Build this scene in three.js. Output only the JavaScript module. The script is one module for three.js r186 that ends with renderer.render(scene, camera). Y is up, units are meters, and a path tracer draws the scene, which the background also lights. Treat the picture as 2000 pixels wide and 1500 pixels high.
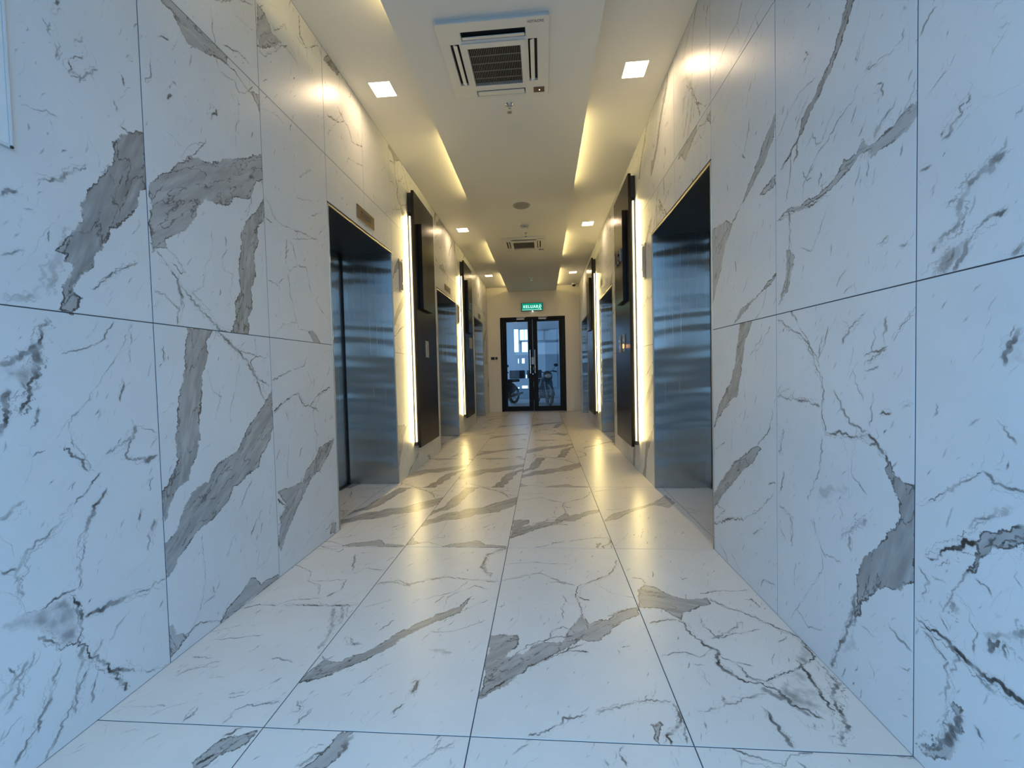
import * as THREE from 'three';
import { mergeGeometries } from 'three/addons/utils/BufferGeometryUtils.js';
import { RoundedBoxGeometry } from 'three/addons/geometries/RoundedBoxGeometry.js';
import { TextGeometry } from 'three/addons/geometries/TextGeometry.js';
import { FontLoader } from 'three/addons/loaders/FontLoader.js';
import { RectAreaLightUniformsLib } from 'three/addons/lights/RectAreaLightUniformsLib.js';

// ---------------------------------------------------------------- camera, sky, exposure
RectAreaLightUniformsLib.init();
const renderer = new THREE.WebGLRenderer({ antialias: true });
renderer.toneMapping = THREE.LinearToneMapping;
renderer.toneMappingExposure = 0.95;
renderer.shadowMap.enabled = true;
const scene = new THREE.Scene();
const camera = new THREE.PerspectiveCamera(86.668, 4 / 3, 0.05, 200);
camera.position.set(0, 1.0035, 0);
camera.rotation.set(-0.0312, 0.0759, -0.0243, 'YXZ');

const SKY_LEVEL = 3.45;
{ // pale daylight sky: paler at the horizon, bluer overhead
  const w = 64, h = 64, d = new Float32Array(w * h * 4);
  for (let y = 0; y < h; y++) for (let x = 0; x < w; x++) {
    const up = Math.max(0, Math.sin(((y + 0.5) / h - 0.5) * Math.PI)), t = Math.pow(up, 0.6), i = (y * w + x) * 4;
    d[i] = SKY_LEVEL * (0.47 - 0.2 * t); d[i + 1] = SKY_LEVEL * (0.86 - 0.16 * t); d[i + 2] = SKY_LEVEL * (1.38 - 0.02 * t); d[i + 3] = 1;
  }
  const sky = new THREE.DataTexture(d, w, h, THREE.RGBAFormat, THREE.FloatType);
  sky.mapping = THREE.EquirectangularReflectionMapping; sky.magFilter = THREE.LinearFilter; sky.needsUpdate = true;
  scene.background = sky;
}
const LAMP_WARM = new THREE.Color().setRGB(1.0, 0.73, 0.43), LED_WARM = new THREE.Color().setRGB(1.0, 0.76, 0.30);
const DOWNLIGHT = 68, PANEL_LED = 150, COVE_LED = 48;

// ---------------------------------------------------------------- sizes of the place (metres)
const XL = -1.3358, XR = 0.9179, H = 3.07, SLAB_Y = 2.95, SLAB_L = -0.80, SLAB_R = 0.372, Z_IN = 0.0, Z_IN_L = -0.1, Z_END = -10.05, HEAD = 2.098;
const TW = 0.6, TH = 1.2, FLOOR_X = -0.8211, FLOOR_Z = -1.0781, WALL_L_Z = -1.314, RECESS = 0.43;
const LIFTS_L = [[-2.514, -3.62], [-5.17, -6.34], [-8.0, -9.2]], LIFTS_R = [[-2.2781, -3.465], [-5.36, -6.56], [-8.33, -9.52]];

// ---------------------------------------------------------------- helpers
let seed = 7;
const rnd = () => { seed = (seed + 0x6d2b79f5) | 0; let t = Math.imul(seed ^ (seed >>> 15), 1 | seed); t = (t + Math.imul(t ^ (t >>> 7), 61 | t)) ^ t; return ((t ^ (t >>> 14)) >>> 0) / 4294967296; };
const between = (a, b) => a + (b - a) * rnd();
const taken = new Map();
const numbered = (name) => { const n = taken.get(name) ?? 0; taken.set(name, n + 1); return n ? name + '_' + String(n).padStart(3, '0') : name; };
function shade(o) { o.traverse((m) => { if (m.isMesh) { m.castShadow = true; m.receiveShadow = true; } }); return o; }
function thing(name, label, category, pos = [0, 0, 0], turn = 0, group) {
  const o = new THREE.Group(); o.name = numbered(name); o.position.set(...pos); o.rotation.y = turn;
  o.userData = { label, category }; if (group) o.userData.group = group;
  scene.add(o); return o;
}
function structure(name, label, category) { const o = new THREE.Group(); o.name = numbered(name); o.userData = { label, category, kind: 'structure' }; scene.add(o); return o; }
function part(parent, name, geo, mat, label) {
  const m = new THREE.Mesh(Array.isArray(geo) ? mergeGeometries(geo.map((g) => (g.index ? g.toNonIndexed() : g))) : geo, mat);
  m.name = name; if (label) m.userData.label = label; m.castShadow = m.receiveShadow = true; parent.add(m); return m;
}
const box = (x0, x1, y0, y1, z0, z1) => new THREE.BoxGeometry(x1 - x0, y1 - y0, z1 - z0).translate((x0 + x1) / 2, (y0 + y1) / 2, (z0 + z1) / 2);
const rbox = (x0, x1, y0, y1, z0, z1, r = 0.003, s = 2) => new RoundedBoxGeometry(x1 - x0, y1 - y0, z1 - z0, s, r).translate((x0 + x1) / 2, (y0 + y1) / 2, (z0 + z1) / 2);
const cyl = (r0, r1, h, n = 20) => new THREE.CylinderGeometry(r0, r1, h, n);
function rod(a, b, r, n = 10) { return new THREE.TubeGeometry(new THREE.LineCurve3(new THREE.Vector3(...a), new THREE.Vector3(...b)), 1, r, n, false); }
function tube(pts, r, seg = 16, n = 8) { return new THREE.TubeGeometry(new THREE.CatmullRomCurve3(pts.map((p) => new THREE.Vector3(...p))), seg, r, n, false); }
function areaLight(parent, color, intensity, w, h, pos, target) {
  const l = new THREE.RectAreaLight(color, intensity, w, h); l.position.set(...pos); parent.add(l); scene.updateMatrixWorld(true);
  l.lookAt(parent.localToWorld(new THREE.Vector3(...target))); return l;
}
const std = (o) => new THREE.MeshStandardMaterial(o), phys = (o) => new THREE.MeshPhysicalMaterial(o);
const rgb = (r, g, b) => new THREE.Color().setRGB(r, g, b);

// tileable noise, sampled by everything that needs grain
const NS = 512;
function makeNoise(base, octaves, sd) {
  seed = sd; const out = new Float32Array(NS * NS); let amp = 1, sum = 0;
  for (let o = 0, f = base; o < octaves; o++, f *= 2, amp *= 0.55) {
    const g = new Float32Array(f * f); for (let i = 0; i < g.length; i++) g[i] = rnd();
    sum += amp;
    for (let y = 0; y < NS; y++) for (let x = 0; x < NS; x++) {
      const fx = x / NS * f, fy = y / NS * f, ix = fx | 0, iy = fy | 0; let tx = fx - ix, ty = fy - iy; tx = tx * tx * (3 - 2 * tx); ty = ty * ty * (3 - 2 * ty);
      const a = g[iy * f + ix], b = g[iy * f + (ix + 1) % f], c = g[((iy + 1) % f) * f + ix], d = g[((iy + 1) % f) * f + (ix + 1) % f];
      out[y * NS + x] += amp * (a + (b - a) * tx + (c - a) * ty + (a - b - c + d) * tx * ty);
    }
  }
  for (let i = 0; i < out.length; i++) out[i] /= sum;
  return out;
}
const NOISE_A = makeNoise(8, 6, 11), NOISE_B = makeNoise(8, 6, 29), NOISE_C = makeNoise(32, 4, 53);
function samp(n, x, y) {
  x = ((x % NS) + NS) % NS; y = ((y % NS) + NS) % NS; const ix = x | 0, iy = y | 0, tx = x - ix, ty = y - iy, jx = (ix + 1) % NS, jy = (iy + 1) % NS;
  const a = n[iy * NS + ix], b = n[iy * NS + jx], c = n[jy * NS + ix], d = n[jy * NS + jx];
  return a + (b - a) * tx + (c - a) * ty + (a - b - c + d) * tx * ty;
}
function texture(w, h, f, srgb = true) {
  const d = new Uint8Array(w * h * 4);
  for (let y = 0; y < h; y++) for (let x = 0; x < w; x++) { const c = f(x, y), i = (y * w + x) * 4; d[i] = c[0]; d[i + 1] = c[1]; d[i + 2] = c[2]; d[i + 3] = 255; }
  const t = new THREE.DataTexture(d, w, h); t.magFilter = THREE.LinearFilter; t.minFilter = THREE.LinearFilter; t.wrapS = t.wrapT = THREE.RepeatWrapping;
  if (srgb) t.colorSpace = THREE.SRGBColorSpace; t.needsUpdate = true; return t;
}

// ---------------------------------------------------------------- marble-look porcelain prints
// Marks of each print in millimetres on a 600 x 1200 tile: b = grey clouds [depth, outline], v = veins [width, depth, path].
const MARKS = {
  l0_upper: {
    b: [[0.55,[[518,587],[550,617],[603,642],[599,457],[576,438],[565,379],[523,320],[480,275],[468,245],[428,190],[412,139],[379,107],[359,69],[376,44],[356,4],[324,2],[336,44],[337,71],[352,101],[363,144],[342,139],[359,177],[329,168],[367,233],[397,278],[399,327],[425,387],[467,439],[491,483],[504,527],[502,563]]]],
    v: [[6,0.6,[[406,78],[451,116],[480,145],[519,177],[555,202]]],
      [4,0.5,[[520,622],[542,616],[566,623]]],
      [7,0.35,[[343,828],[378,858]]],
      [7,0.35,[[341,798],[341,759]]],
      [8,0.4,[[350,754],[356,706]]],
      [4,0.5,[[380,727],[428,766]]],
      [6,0.55,[[383,726],[387,689],[415,698],[442,735],[460,758]]],
      [5,0.5,[[436,738],[458,714]]],
      [6,0.4,[[555,858],[571,879]]],
      [7,0.35,[[285,344],[325,359],[370,400],[415,445]]],
      [8,0.4,[[217,265],[248,300]]],
      [5,0.35,[[261,521],[321,543],[348,544]]],
      [5,0.35,[[509,694],[514,660]]],
      [4,0.5,[[373,877],[355,858]]],
      [5,0.3,[[256,257],[281,264]]],
      [6,0.6,[[246,208],[251,204]]],
      [4,0.3,[[207,121],[256,150]]],
      [5,0.4,[[313,222],[313,183]]],
      [20,0.2,[[349,221],[302,48]]],
      [14,0.18,[[205,14],[275,33]]],
      [5,0.4,[[532,792],[536,757]]],
      [5,0.4,[[407,792],[428,825]]],
      [10,0.5,[[487,481],[485,303]]],
      [5,0.5,[[562,558],[504,328]]]],
  },
  l0_lower: {
    b: [[0.25,[[194,1048],[237,1065],[267,1102],[271,1041],[242,969],[222,1010],[192,995]]], [0.5,[[331,1213],[365,1218],[357,1198],[327,1197]]], [0.22,[[164,410],[313,412],[334,337],[330,255],[284,273],[234,349],[163,395]]]],
    v: [[14,0.5,[[294,1178],[278,1115],[263,1025],[234,946],[230,923]]],
      [10,0.4,[[194,1045],[231,1068],[271,1106]]],
      [16,0.6,[[209,987],[196,957],[200,918],[186,874]]],
      [4,0.4,[[469,1191],[439,1136],[387,1100],[321,1080]]],
      [4,0.35,[[531,1189],[493,1111],[425,1023],[388,951],[334,890],[342,832],[345,813]]],
      [6,0.6,[[312,820],[340,788],[362,774],[380,734]]],
      [4,0.5,[[342,823],[363,792],[385,742]]],
      [5,0.4,[[277,826],[243,813]]],
      [4,0.5,[[510,887],[519,856],[559,835],[597,813]]],
      [9,0.4,[[519,856],[496,804],[484,757],[513,751],[554,732],[593,744]]],
      [8,0.3,[[421,780],[477,808],[507,833]]],
      [5,0.5,[[405,732],[365,674],[333,649]]],
      [6,0.5,[[424,675],[388,631],[355,552],[344,493],[336,408]]],
      [8,0.3,[[333,658],[272,594],[219,568],[204,512],[207,454]]],
      [7,0.4,[[176,664],[200,678],[225,701]]],
      [5,0.4,[[170,544],[205,527]]],
      [5,0.6,[[193,415],[237,409],[277,415],[329,416]]],
      [7,0.65,[[313,412],[337,345],[328,252],[357,195],[412,107],[455,25]]],
      [8,0.5,[[343,323],[424,322],[470,315],[530,297],[552,311],[597,304]]],
      [7,0.6,[[240,337],[278,278],[328,256]]],
      [5,0.5,[[404,123],[458,83],[516,29],[593,4]]],
      [5,0.35,[[400,202],[428,232],[478,270]]],
      [4,0.4,[[395,205],[396,138]]],
      [6,0.5,[[567,676],[553,627]]],
      [6,0.4,[[525,584],[512,538]]],
      [9,0.4,[[564,529],[537,424]]],
      [6,0.5,[[170,298],[192,258],[208,206]]],
      [4,0.4,[[520,1162],[514,1052]]],
      [5,0.5,[[492,1013],[479,935]]],
      [7,0.3,[[384,232],[236,-1]]],
      [9,0.3,[[336,246],[303,66]]],
      [8,0.35,[[284,256],[221,88]]],
      [7,0.35,[[231,302],[165,186]]],
      [6,0.4,[[242,119],[170,49]]],
      [5,0.4,[[371,148],[350,62]]],
      [9,0.25,[[212,291],[155,218]]],
      [5,0.35,[[269,939],[247,881]]],
      [5,0.4,[[199,156],[151,137]]]],
  },
  l1_upper: {
    b: [[0.35,[[70,1162],[110,1214],[178,1210],[254,1225],[337,1226],[402,1221],[399,1171],[345,1149],[271,1122],[203,1097],[178,1117],[154,1141],[140,1165]]], [0.3,[[542,1142],[609,1176],[602,1063],[580,1118]]], [0.4,[[7,468],[39,511],[82,548],[134,608],[189,658],[245,673],[293,683],[346,729],[490,807],[604,888],[600,772],[548,731],[529,689],[503,634],[405,599],[361,545],[296,529],[248,528],[211,476],[198,438],[163,384],[109,335],[60,311],[58,272],[26,262],[11,242],[6,297],[5,354],[17,415],[7,436]]], [0.5,[[601,675],[594,575],[543,516],[547,450],[513,373],[520,286],[484,212],[486,125],[460,77],[456,-1],[349,-1],[386,57],[384,130],[423,190],[413,261],[430,361],[446,451],[481,527],[539,582]]]],
    v: [[3,0.5,[[321,1165],[355,1102],[437,1119],[463,1084],[526,1137],[597,1129]]],
      [4,0.5,[[359,1164],[439,1162],[541,1137],[596,1105]]],
      [3,0.4,[[455,1068],[457,986],[429,886]]],
      [3,0.4,[[412,1056],[438,1026]]],
      [10,0.6,[[285,861],[332,926]]],
      [5,0.5,[[62,1016],[115,1049]]],
      [7,0.5,[[93,820],[120,848]]],
      [7,0.5,[[123,906],[139,904]]],
      [3,0.4,[[40,925],[36,858],[13,821]]],
      [2,0.25,[[82,705],[158,678]]],
      [3,0.5,[[140,629],[192,710],[262,757],[260,772]]],
      [3,0.5,[[262,757],[212,689],[145,627]]],
      [3,0.5,[[535,725],[509,615],[481,539]]],
      [9,0.5,[[21,253],[64,214],[96,196],[108,147],[115,95],[98,48],[95,0]]],
      [4,0.6,[[58,272],[104,251],[137,206],[121,198],[84,228]]],
      [10,0.45,[[109,156],[158,111],[221,56],[278,15],[341,-9],[394,-57],[464,-108]]],
      [6,0.45,[[5,117],[48,101],[103,58]]],
      [3,0.4,[[1,51],[25,88]]],
      [3,0.35,[[271,412],[272,326],[232,238],[216,169],[159,130]]],
      [3,0.35,[[357,360],[321,310],[325,261],[377,253],[359,167],[364,137]]],
      [3,0.3,[[224,695],[245,668]]],
      [3,0.35,[[433,825],[429,886]]],
      [4,0.6,[[8,408],[82,535],[144,600],[244,658],[371,711]]],
      [3,0.5,[[100,527],[240,581],[382,665],[587,828]]],
      [3,0.5,[[16,325],[114,429],[194,560]]],
      [3,0.5,[[261,543],[339,616],[441,724]]],
      [3,0.3,[[159,139],[246,79],[254,22]]]],
  },
  l1_lower: {
    b: [[0.5,[[137,1194],[253,1199],[220,1160],[215,1080],[186,1007],[182,935],[164,865],[166,781],[147,701],[118,660],[105,617],[56,608],[30,571],[19,520],[3,509],[0,613],[53,665],[68,706],[63,786],[78,874],[88,953],[119,1043],[125,1136]]], [0.45,[[600,947],[597,757],[561,687],[504,639],[480,586],[380,555],[325,530],[279,478],[205,440],[146,426],[103,396],[61,356],[22,319],[-2,303],[1,428],[48,453],[69,490],[91,540],[141,583],[199,591],[233,645],[299,668],[360,682],[411,755],[474,817],[540,868]]], [0.35,[[226,6],[261,43],[350,59],[399,95],[437,76],[465,32],[587,24],[585,-1],[443,1],[293,4]]], [0.3,[[-2,138],[18,131],[24,88],[76,48],[43,35],[-3,28]]]],
    v: [[3,0.6,[[95,614],[87,547]]],
      [9,0.45,[[113,1283],[251,1231],[328,1162],[431,1086],[486,1016],[541,898]]],
      [4,0.5,[[576,1098],[433,1114],[327,1149]]],
      [4,0.6,[[497,1188],[502,1103],[460,1073],[495,1002],[589,955]]],
      [3,0.35,[[218,1044],[235,957],[281,929],[243,831]]],
      [3,0.35,[[393,1072],[369,977],[328,873],[324,808]]],
      [3,0.3,[[68,920],[12,881]]],
      [5,0.5,[[277,250],[316,335]]],
      [5,0.45,[[411,287],[492,386]]],
      [3,0.35,[[157,373],[161,200],[135,118],[83,55]]],
      [4,0.5,[[57,60],[125,64],[227,12]]],
      [5,0.4,[[143,131],[202,128],[190,173]]],
      [3,0.4,[[344,416],[436,540]]],
      [4,0.4,[[494,319],[476,268]]],
      [5,0.4,[[33,1130],[30,1065]]],
      [3,0.3,[[223,747],[170,720]]],
      [3,0.3,[[578,425],[538,333]]],
      [4,0.5,[[225,205],[229,184]]],
      [3,0.3,[[503,123],[551,184]]],
      [4,0.5,[[83,519],[225,521],[403,632],[556,778]]],
      [3,0.5,[[24,362],[133,455],[327,569]]],
      [3,0.4,[[430,115],[503,123]]]],
  },
  l2_upper: {
    b: [[0.4,[[335,63],[384,68],[457,3],[380,5]]]],
    v: [[4,0.5,[[-13,703],[45,658],[77,599],[174,597],[281,608],[475,623],[505,683],[579,745]]],
      [4,0.5,[[5,584],[58,574]]],
      [4,0.5,[[222,550],[372,598],[475,626]]],
      [4,0.5,[[170,533],[151,402],[179,366],[257,417],[220,510],[190,539]]],
      [4,0.45,[[257,417],[337,424],[376,296],[472,214],[578,147]]],
      [3,0.4,[[168,357],[181,246],[216,136],[244,68]]],
      [3,0.55,[[3,283],[75,274],[102,249]]],
      [3,0.5,[[84,276],[125,316]]],
      [4,0.4,[[22,15],[119,74],[246,107]]],
      [4,0.5,[[244,68],[335,63]]],
      [4,0.4,[[407,740],[542,820]]],
      [6,0.35,[[313,917],[427,1025]]],
      [4,0.3,[[4,1105],[113,1149],[190,1141]]],
      [4,0.35,[[195,1225],[375,1317],[552,1341],[577,1296]]],
      [4,0.4,[[255,1192],[240,1132]]],
      [4,0.35,[[503,1213],[598,1205]]],
      [5,0.4,[[78,1027],[86,1014]]],
      [4,0.35,[[271,787],[439,843]]],
      [4,0.3,[[709,1109],[676,1078]]],
      [4,0.3,[[-33,114],[-37,56]]]],
  },
  l2_lower: {
    b: [[0.4,[[574,598],[504,514],[395,445],[296,416],[216,335],[142,276],[86,215],[17,124],[-1,171],[28,285],[69,349],[13,430],[99,421],[222,419],[270,476],[350,510],[404,572]]], [0.4,[[509,78],[565,67],[549,4],[486,20]]]],
    v: [[5,0.35,[[3,985],[140,1030],[281,1064],[314,1117]]],
      [6,0.6,[[4,832],[131,893],[213,912],[266,840],[326,835],[427,900],[553,932]]],
      [4,0.5,[[563,1068],[426,882],[354,797],[363,688],[409,645]]],
      [5,0.6,[[568,619],[470,540],[370,560],[379,686]]],
      [7,0.7,[[11,400],[92,310],[16,289]]],
      [5,0.65,[[224,444],[89,262],[9,182]]],
      [5,0.4,[[400,55],[548,93]]],
      [3,0.3,[[197,52],[406,127],[572,164]]],
      [4,0.4,[[12,585],[39,642]]],
      [4,0.4,[[236,621],[203,560]]],
      [5,0.3,[[308,1029],[350,958]]],
      [6,0.4,[[326,835],[419,790]]],
      [3,0.3,[[90,472],[114,644]]],
      [5,0.5,[[101,839],[111,789]]],
      [4,0.5,[[334,514],[410,423]]],
      [8,0.5,[[385,539],[329,443],[222,419]]]],
  },
  l1_top: {
    b: [],
    v: [[3,0.5,[[325,142],[327,56],[335,-5]]],
      [4,0.5,[[382,32],[474,71],[542,74]]],
      [3,0.4,[[455,223],[577,249]]],
      [5,0.6,[[346,185],[451,282]]],
      [4,0.5,[[489,315],[585,377]]]],
  },
  l2_top: {
    b: [[0.3,[[16,404],[70,406],[121,354],[198,367],[116,279],[6,200]]]],
    v: [[4,0.6,[[20,284],[80,286],[156,322],[261,397],[325,388]]],
      [4,0.6,[[13,183],[57,193],[135,281],[207,362],[280,367],[346,364]]],
      [4,0.6,[[70,406],[141,382],[226,488],[245,466]]],
      [5,0.6,[[365,656],[369,540],[426,518],[447,465]]],
      [4,0.6,[[333,512],[413,508],[561,636],[600,608]]],
      [4,0.5,[[479,573],[501,534]]],
      [4,0.6,[[18,396],[55,439]]],
      [4,0.5,[[289,668],[275,605]]]],
  },
  r0_lower: {
    b: [[0.45,[[147,611],[159,639],[193,662],[254,683],[255,663],[194,624],[171,608],[157,588],[142,548],[129,535],[153,593]]], [0.15,[[192,994],[210,1039],[235,1066],[236,985]]], [0.35,[[16,32],[71,99],[85,135],[113,174],[119,222],[98,212],[123,176],[99,112],[93,76],[56,47]]]],
    v: [[5,0.45,[[3,645],[51,672],[94,714],[127,748],[158,769]]],
      [6,0.4,[[158,769],[192,749],[244,746]]],
      [9,0.75,[[36,522],[67,551],[95,578],[147,614]]],
      [9,0.7,[[147,611],[171,608],[210,638],[245,662]]],
      [9,0.4,[[128,636],[153,666],[187,694],[214,710]]],
      [9,0.4,[[192,991],[202,1027],[220,1062]]],
      [8,0.65,[[5,362],[53,362],[90,357],[131,337],[162,333],[197,334],[249,339]]],
      [5,0.5,[[68,408],[86,376]]],
      [4,0.4,[[96,475],[116,473],[136,450],[149,418],[143,366]]],
      [4,0.35,[[142,534],[172,524],[181,510]]],
      [18,0.3,[[164,427],[185,428],[217,462],[248,476]]],
      [6,0.5,[[173,427],[174,394],[196,423],[207,399]]],
      [12,0.3,[[89,457],[96,440],[110,452]]],
      [4,0.35,[[12,499],[37,473],[21,411]]],
      [6,0.35,[[30,347],[76,304],[91,249],[81,175],[78,128]]],
      [12,0.5,[[16,40],[71,92],[99,148],[119,208]]],
      [6,0.5,[[145,210],[167,196]]],
      [5,0.3,[[126,862],[150,881]]],
      [5,0.3,[[174,884],[196,868],[213,834]]],
      [5,0.3,[[52,906],[45,869]]],
      [5,0.5,[[95,609],[99,607]]],
      [4,0.3,[[44,481],[82,493]]],
      [8,0.35,[[144,326],[186,319]]],
      [4,0.35,[[135,551],[96,475],[68,416]]],
      [4,0.3,[[216,591],[227,554]]],
      [5,0.3,[[175,783],[189,786]]],
      [5,0.4,[[111,350],[98,284]]]],
  },
  r0_upper: {
    b: [],
    v: [[4,0.4,[[1,581],[22,602],[51,615]]],
      [3,0.35,[[12,416],[41,435],[77,455]]],
      [7,0.4,[[65,303],[81,320],[102,344],[124,370]]],
      [13,0.4,[[191,215],[161,197],[133,181],[104,153],[109,120],[94,89],[61,78],[41,57]]],
      [8,0.45,[[196,101],[162,85],[125,68],[94,47],[51,10]]],
      [10,0.3,[[125,63],[105,23],[95,-1]]],
      [8,0.35,[[171,460],[196,458]]],
      [6,0.4,[[164,503],[183,510]]],
      [7,0.3,[[72,150],[104,163]]],
      [7,0.6,[[99,87],[91,79]]],
      [7,0.6,[[44,72],[41,57]]],
      [6,0.3,[[153,111],[162,107]]],
      [6,0.4,[[6,261],[37,258]]],
      [6,0.3,[[206,265],[226,280]]],
      [7,0.3,[[39,35],[8,3]]],
      [5,0.4,[[123,213],[128,218]]],
      [5,0.3,[[34,198],[52,212]]],
      [9,0.35,[[206,1],[229,21]]],
      [16,0.25,[[56,14],[100,51]]],
      [5,0.35,[[150,343],[157,343]]],
      [12,0.4,[[156,199],[182,212]]]],
  },
  r1_upper: {
    b: [[0.55,[[373,878],[403,852],[383,822],[354,784],[329,754],[303,722],[260,693],[213,655],[162,605],[142,608],[162,654],[213,678],[260,716],[298,741],[324,786],[354,832]]], [0.35,[[600,401],[573,382],[532,376],[487,369],[463,369],[454,393],[420,398],[384,375],[325,360],[271,353],[212,347],[148,348],[78,366],[16,362],[78,375],[161,359],[224,358],[282,371],[345,386],[364,412],[411,402],[429,426],[462,405],[502,411],[539,415],[566,428],[600,432]]], [0.4,[[77,235],[120,188],[91,117],[76,76],[30,49],[62,115]]]],
    v: [[6,0.6,[[156,609],[93,575],[33,536]]],
      [5,0.5,[[142,608],[135,554],[107,526]]],
      [4,0.45,[[201,718],[156,682],[122,636]]],
      [4,0.4,[[243,743],[188,750],[136,752],[80,721],[2,659]]],
      [5,0.4,[[565,633],[552,608],[501,611],[445,617]]],
      [6,0.3,[[428,725],[415,689],[410,665]]],
      [4,0.4,[[419,599],[392,563],[345,551],[293,516],[248,494],[200,456],[162,425]]],
      [5,0.45,[[599,487],[579,460],[560,426],[539,409]]],
      [7,0.35,[[542,479],[517,452],[478,425],[470,410]]],
      [4,0.5,[[162,474],[187,429],[212,434]]],
      [4,0.4,[[93,575],[93,490],[78,444],[63,407]]],
      [4,0.4,[[213,584],[236,524],[260,519]]],
      [4,0.4,[[259,427],[248,386]]],
      [6,0.45,[[85,372],[92,274],[91,178],[61,97],[14,33]]],
      [4,0.35,[[282,296],[248,231],[212,187],[148,214]]],
      [5,0.4,[[355,12],[403,38]]],
      [8,0.3,[[551,97],[575,106]]],
      [10,0.3,[[492,115],[518,139]]],
      [6,0.65,[[16,362],[135,353],[224,342],[293,351]]],
      [6,0.6,[[420,404],[462,395],[454,373]]],
      [4,0.4,[[324,599],[282,552],[260,519]]],
      [8,0.4,[[437,620],[462,611]]],
      [7,0.4,[[470,545],[494,542],[490,506]]],
      [5,0.3,[[455,110],[455,76]]],
      [6,0.4,[[176,870],[201,843]]],
      [9,0.4,[[195,997],[207,1013]]],
      [9,0.6,[[565,691],[575,682]]],
      [5,0.4,[[163,848],[188,845]]],
      [4,0.35,[[282,439],[259,374],[325,396]]],
      [5,0.5,[[486,490],[482,473]]],
      [3,0.3,[[461,775],[428,699]]],
      [6,0.4,[[493,573],[505,571]]],
      [4,0.4,[[454,373],[446,318]]],
      [4,0.4,[[161,367],[175,435],[224,468]]]],
  },
  r1_lower: {
    b: [[0.5,[[516,750],[531,716],[568,694],[599,695],[601,454],[561,417],[503,386],[472,347],[438,305],[415,245],[391,202],[421,295],[415,366],[438,432],[492,492],[532,551],[559,595],[559,635],[540,670],[516,713]]], [0.2,[[340,89],[403,191],[421,147],[353,89]]]],
    v: [[6,0.55,[[7,1181],[105,1129],[175,1095],[224,1008],[262,957],[269,886],[262,845],[276,776]]],
      [5,0.5,[[87,1216],[141,1142],[192,1083],[224,1019]]],
      [6,0.55,[[276,776],[339,785],[402,781],[459,800],[491,775],[516,746]]],
      [5,0.4,[[319,924],[352,864],[390,821],[459,800]]],
      [7,0.45,[[5,886],[66,872],[158,878],[254,865]]],
      [9,0.45,[[415,329],[403,247],[366,166],[326,80],[309,12]]],
      [4,0.45,[[427,234],[483,225]]],
      [5,0.4,[[523,295],[571,276],[597,270]]],
      [5,0.35,[[456,153],[483,110]]],
      [4,0.3,[[402,768],[390,673],[426,645],[449,616]]],
      [5,0.4,[[262,763],[254,659],[190,524]]],
      [7,0.4,[[46,758],[25,653]]],
      [6,0.4,[[55,599],[24,507]]],
      [6,0.45,[[13,455],[83,431],[102,368],[92,317]]],
      [5,0.4,[[2,377],[63,328]]],
      [5,0.45,[[215,468],[238,424],[284,360]]],
      [3,0.35,[[254,388],[269,322],[190,195],[81,39]]],
      [10,0.25,[[352,460],[426,536],[449,554]]],
      [4,0.4,[[395,987],[425,915],[436,889]]],
      [6,0.6,[[447,1004],[500,1036],[514,1044]]],
      [6,0.4,[[441,1144],[377,1098],[352,1062]]],
      [5,0.4,[[479,1105],[458,1030]]],
      [6,0.45,[[591,1131],[547,1082]]],
      [4,0.35,[[469,926],[459,821]]],
      [6,0.6,[[490,868],[530,874]]],
      [6,0.6,[[562,881],[593,905]]],
      [4,0.4,[[208,1061],[254,987]]],
      [8,0.5,[[414,788],[480,781],[511,753]]],
      [6,0.35,[[5,892],[85,919]]],
      [4,0.4,[[269,374],[353,383]]],
      [4,0.35,[[339,288],[353,324]]],
      [4,0.4,[[120,272],[110,174]]],
      [3,0.3,[[101,110],[189,73],[269,113]]],
      [4,0.4,[[269,1098],[239,1008]]],
      [4,0.4,[[298,1125],[254,1028]]],
      [5,0.3,[[519,1125],[500,1053]]],
      [20,0.15,[[254,576],[378,622]]],
      [4,0.3,[[339,562],[365,523]]],
      [5,0.3,[[562,196],[597,219]]],
      [5,0.3,[[567,77],[590,88]]],
      [5,0.5,[[436,1022],[519,1043]]],
      [5,0.35,[[384,483],[391,429]]],
      [5,0.35,[[436,978],[490,995]]]],
  },
  r2_upper: {
    b: [[0.4,[[595,782],[590,703],[561,664],[517,630],[461,598],[401,565],[336,539],[348,556],[401,595],[461,648],[518,706],[562,747]]], [0.3,[[26,528],[167,515],[230,475],[165,410],[109,295],[19,165],[-29,121],[-21,493]]], [0.4,[[488,507],[534,526],[598,539],[598,507],[516,496]]], [0.4,[[596,166],[565,126],[475,105],[395,68],[307,26],[247,5],[307,59],[416,85],[512,118]]]],
    v: [[5,0.5,[[336,545],[243,487],[218,462]]],
      [4,0.4,[[530,124],[502,41],[435,-1]]],
      [5,0.35,[[416,1023],[374,929]]],
      [5,0.35,[[405,880],[361,750]]],
      [7,0.5,[[344,759],[361,719]]],
      [4,0.35,[[396,203],[331,132]]],
      [5,0.3,[[197,767],[184,728]]],
      [6,0.3,[[183,694],[195,654]]],
      [4,0.5,[[-8,361],[112,438],[205,478]]],
      [4,0.35,[[264,301],[275,243]]],
      [5,0.35,[[53,1105],[23,1075]]],
      [4,0.3,[[468,377],[448,343]]]],
  },
  r2_lower: {
    b: [[0.5,[[304,1201],[413,1197],[352,1115],[322,1004],[275,859],[178,822],[107,769],[11,676],[90,815],[213,930],[262,1034]]], [0.45,[[-9,301],[137,449],[239,528],[359,605],[453,657],[478,649],[414,581],[359,541],[254,456],[136,361],[2,228]]]],
    v: [[4,0.55,[[453,657],[550,738],[572,803],[562,827]]],
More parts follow.
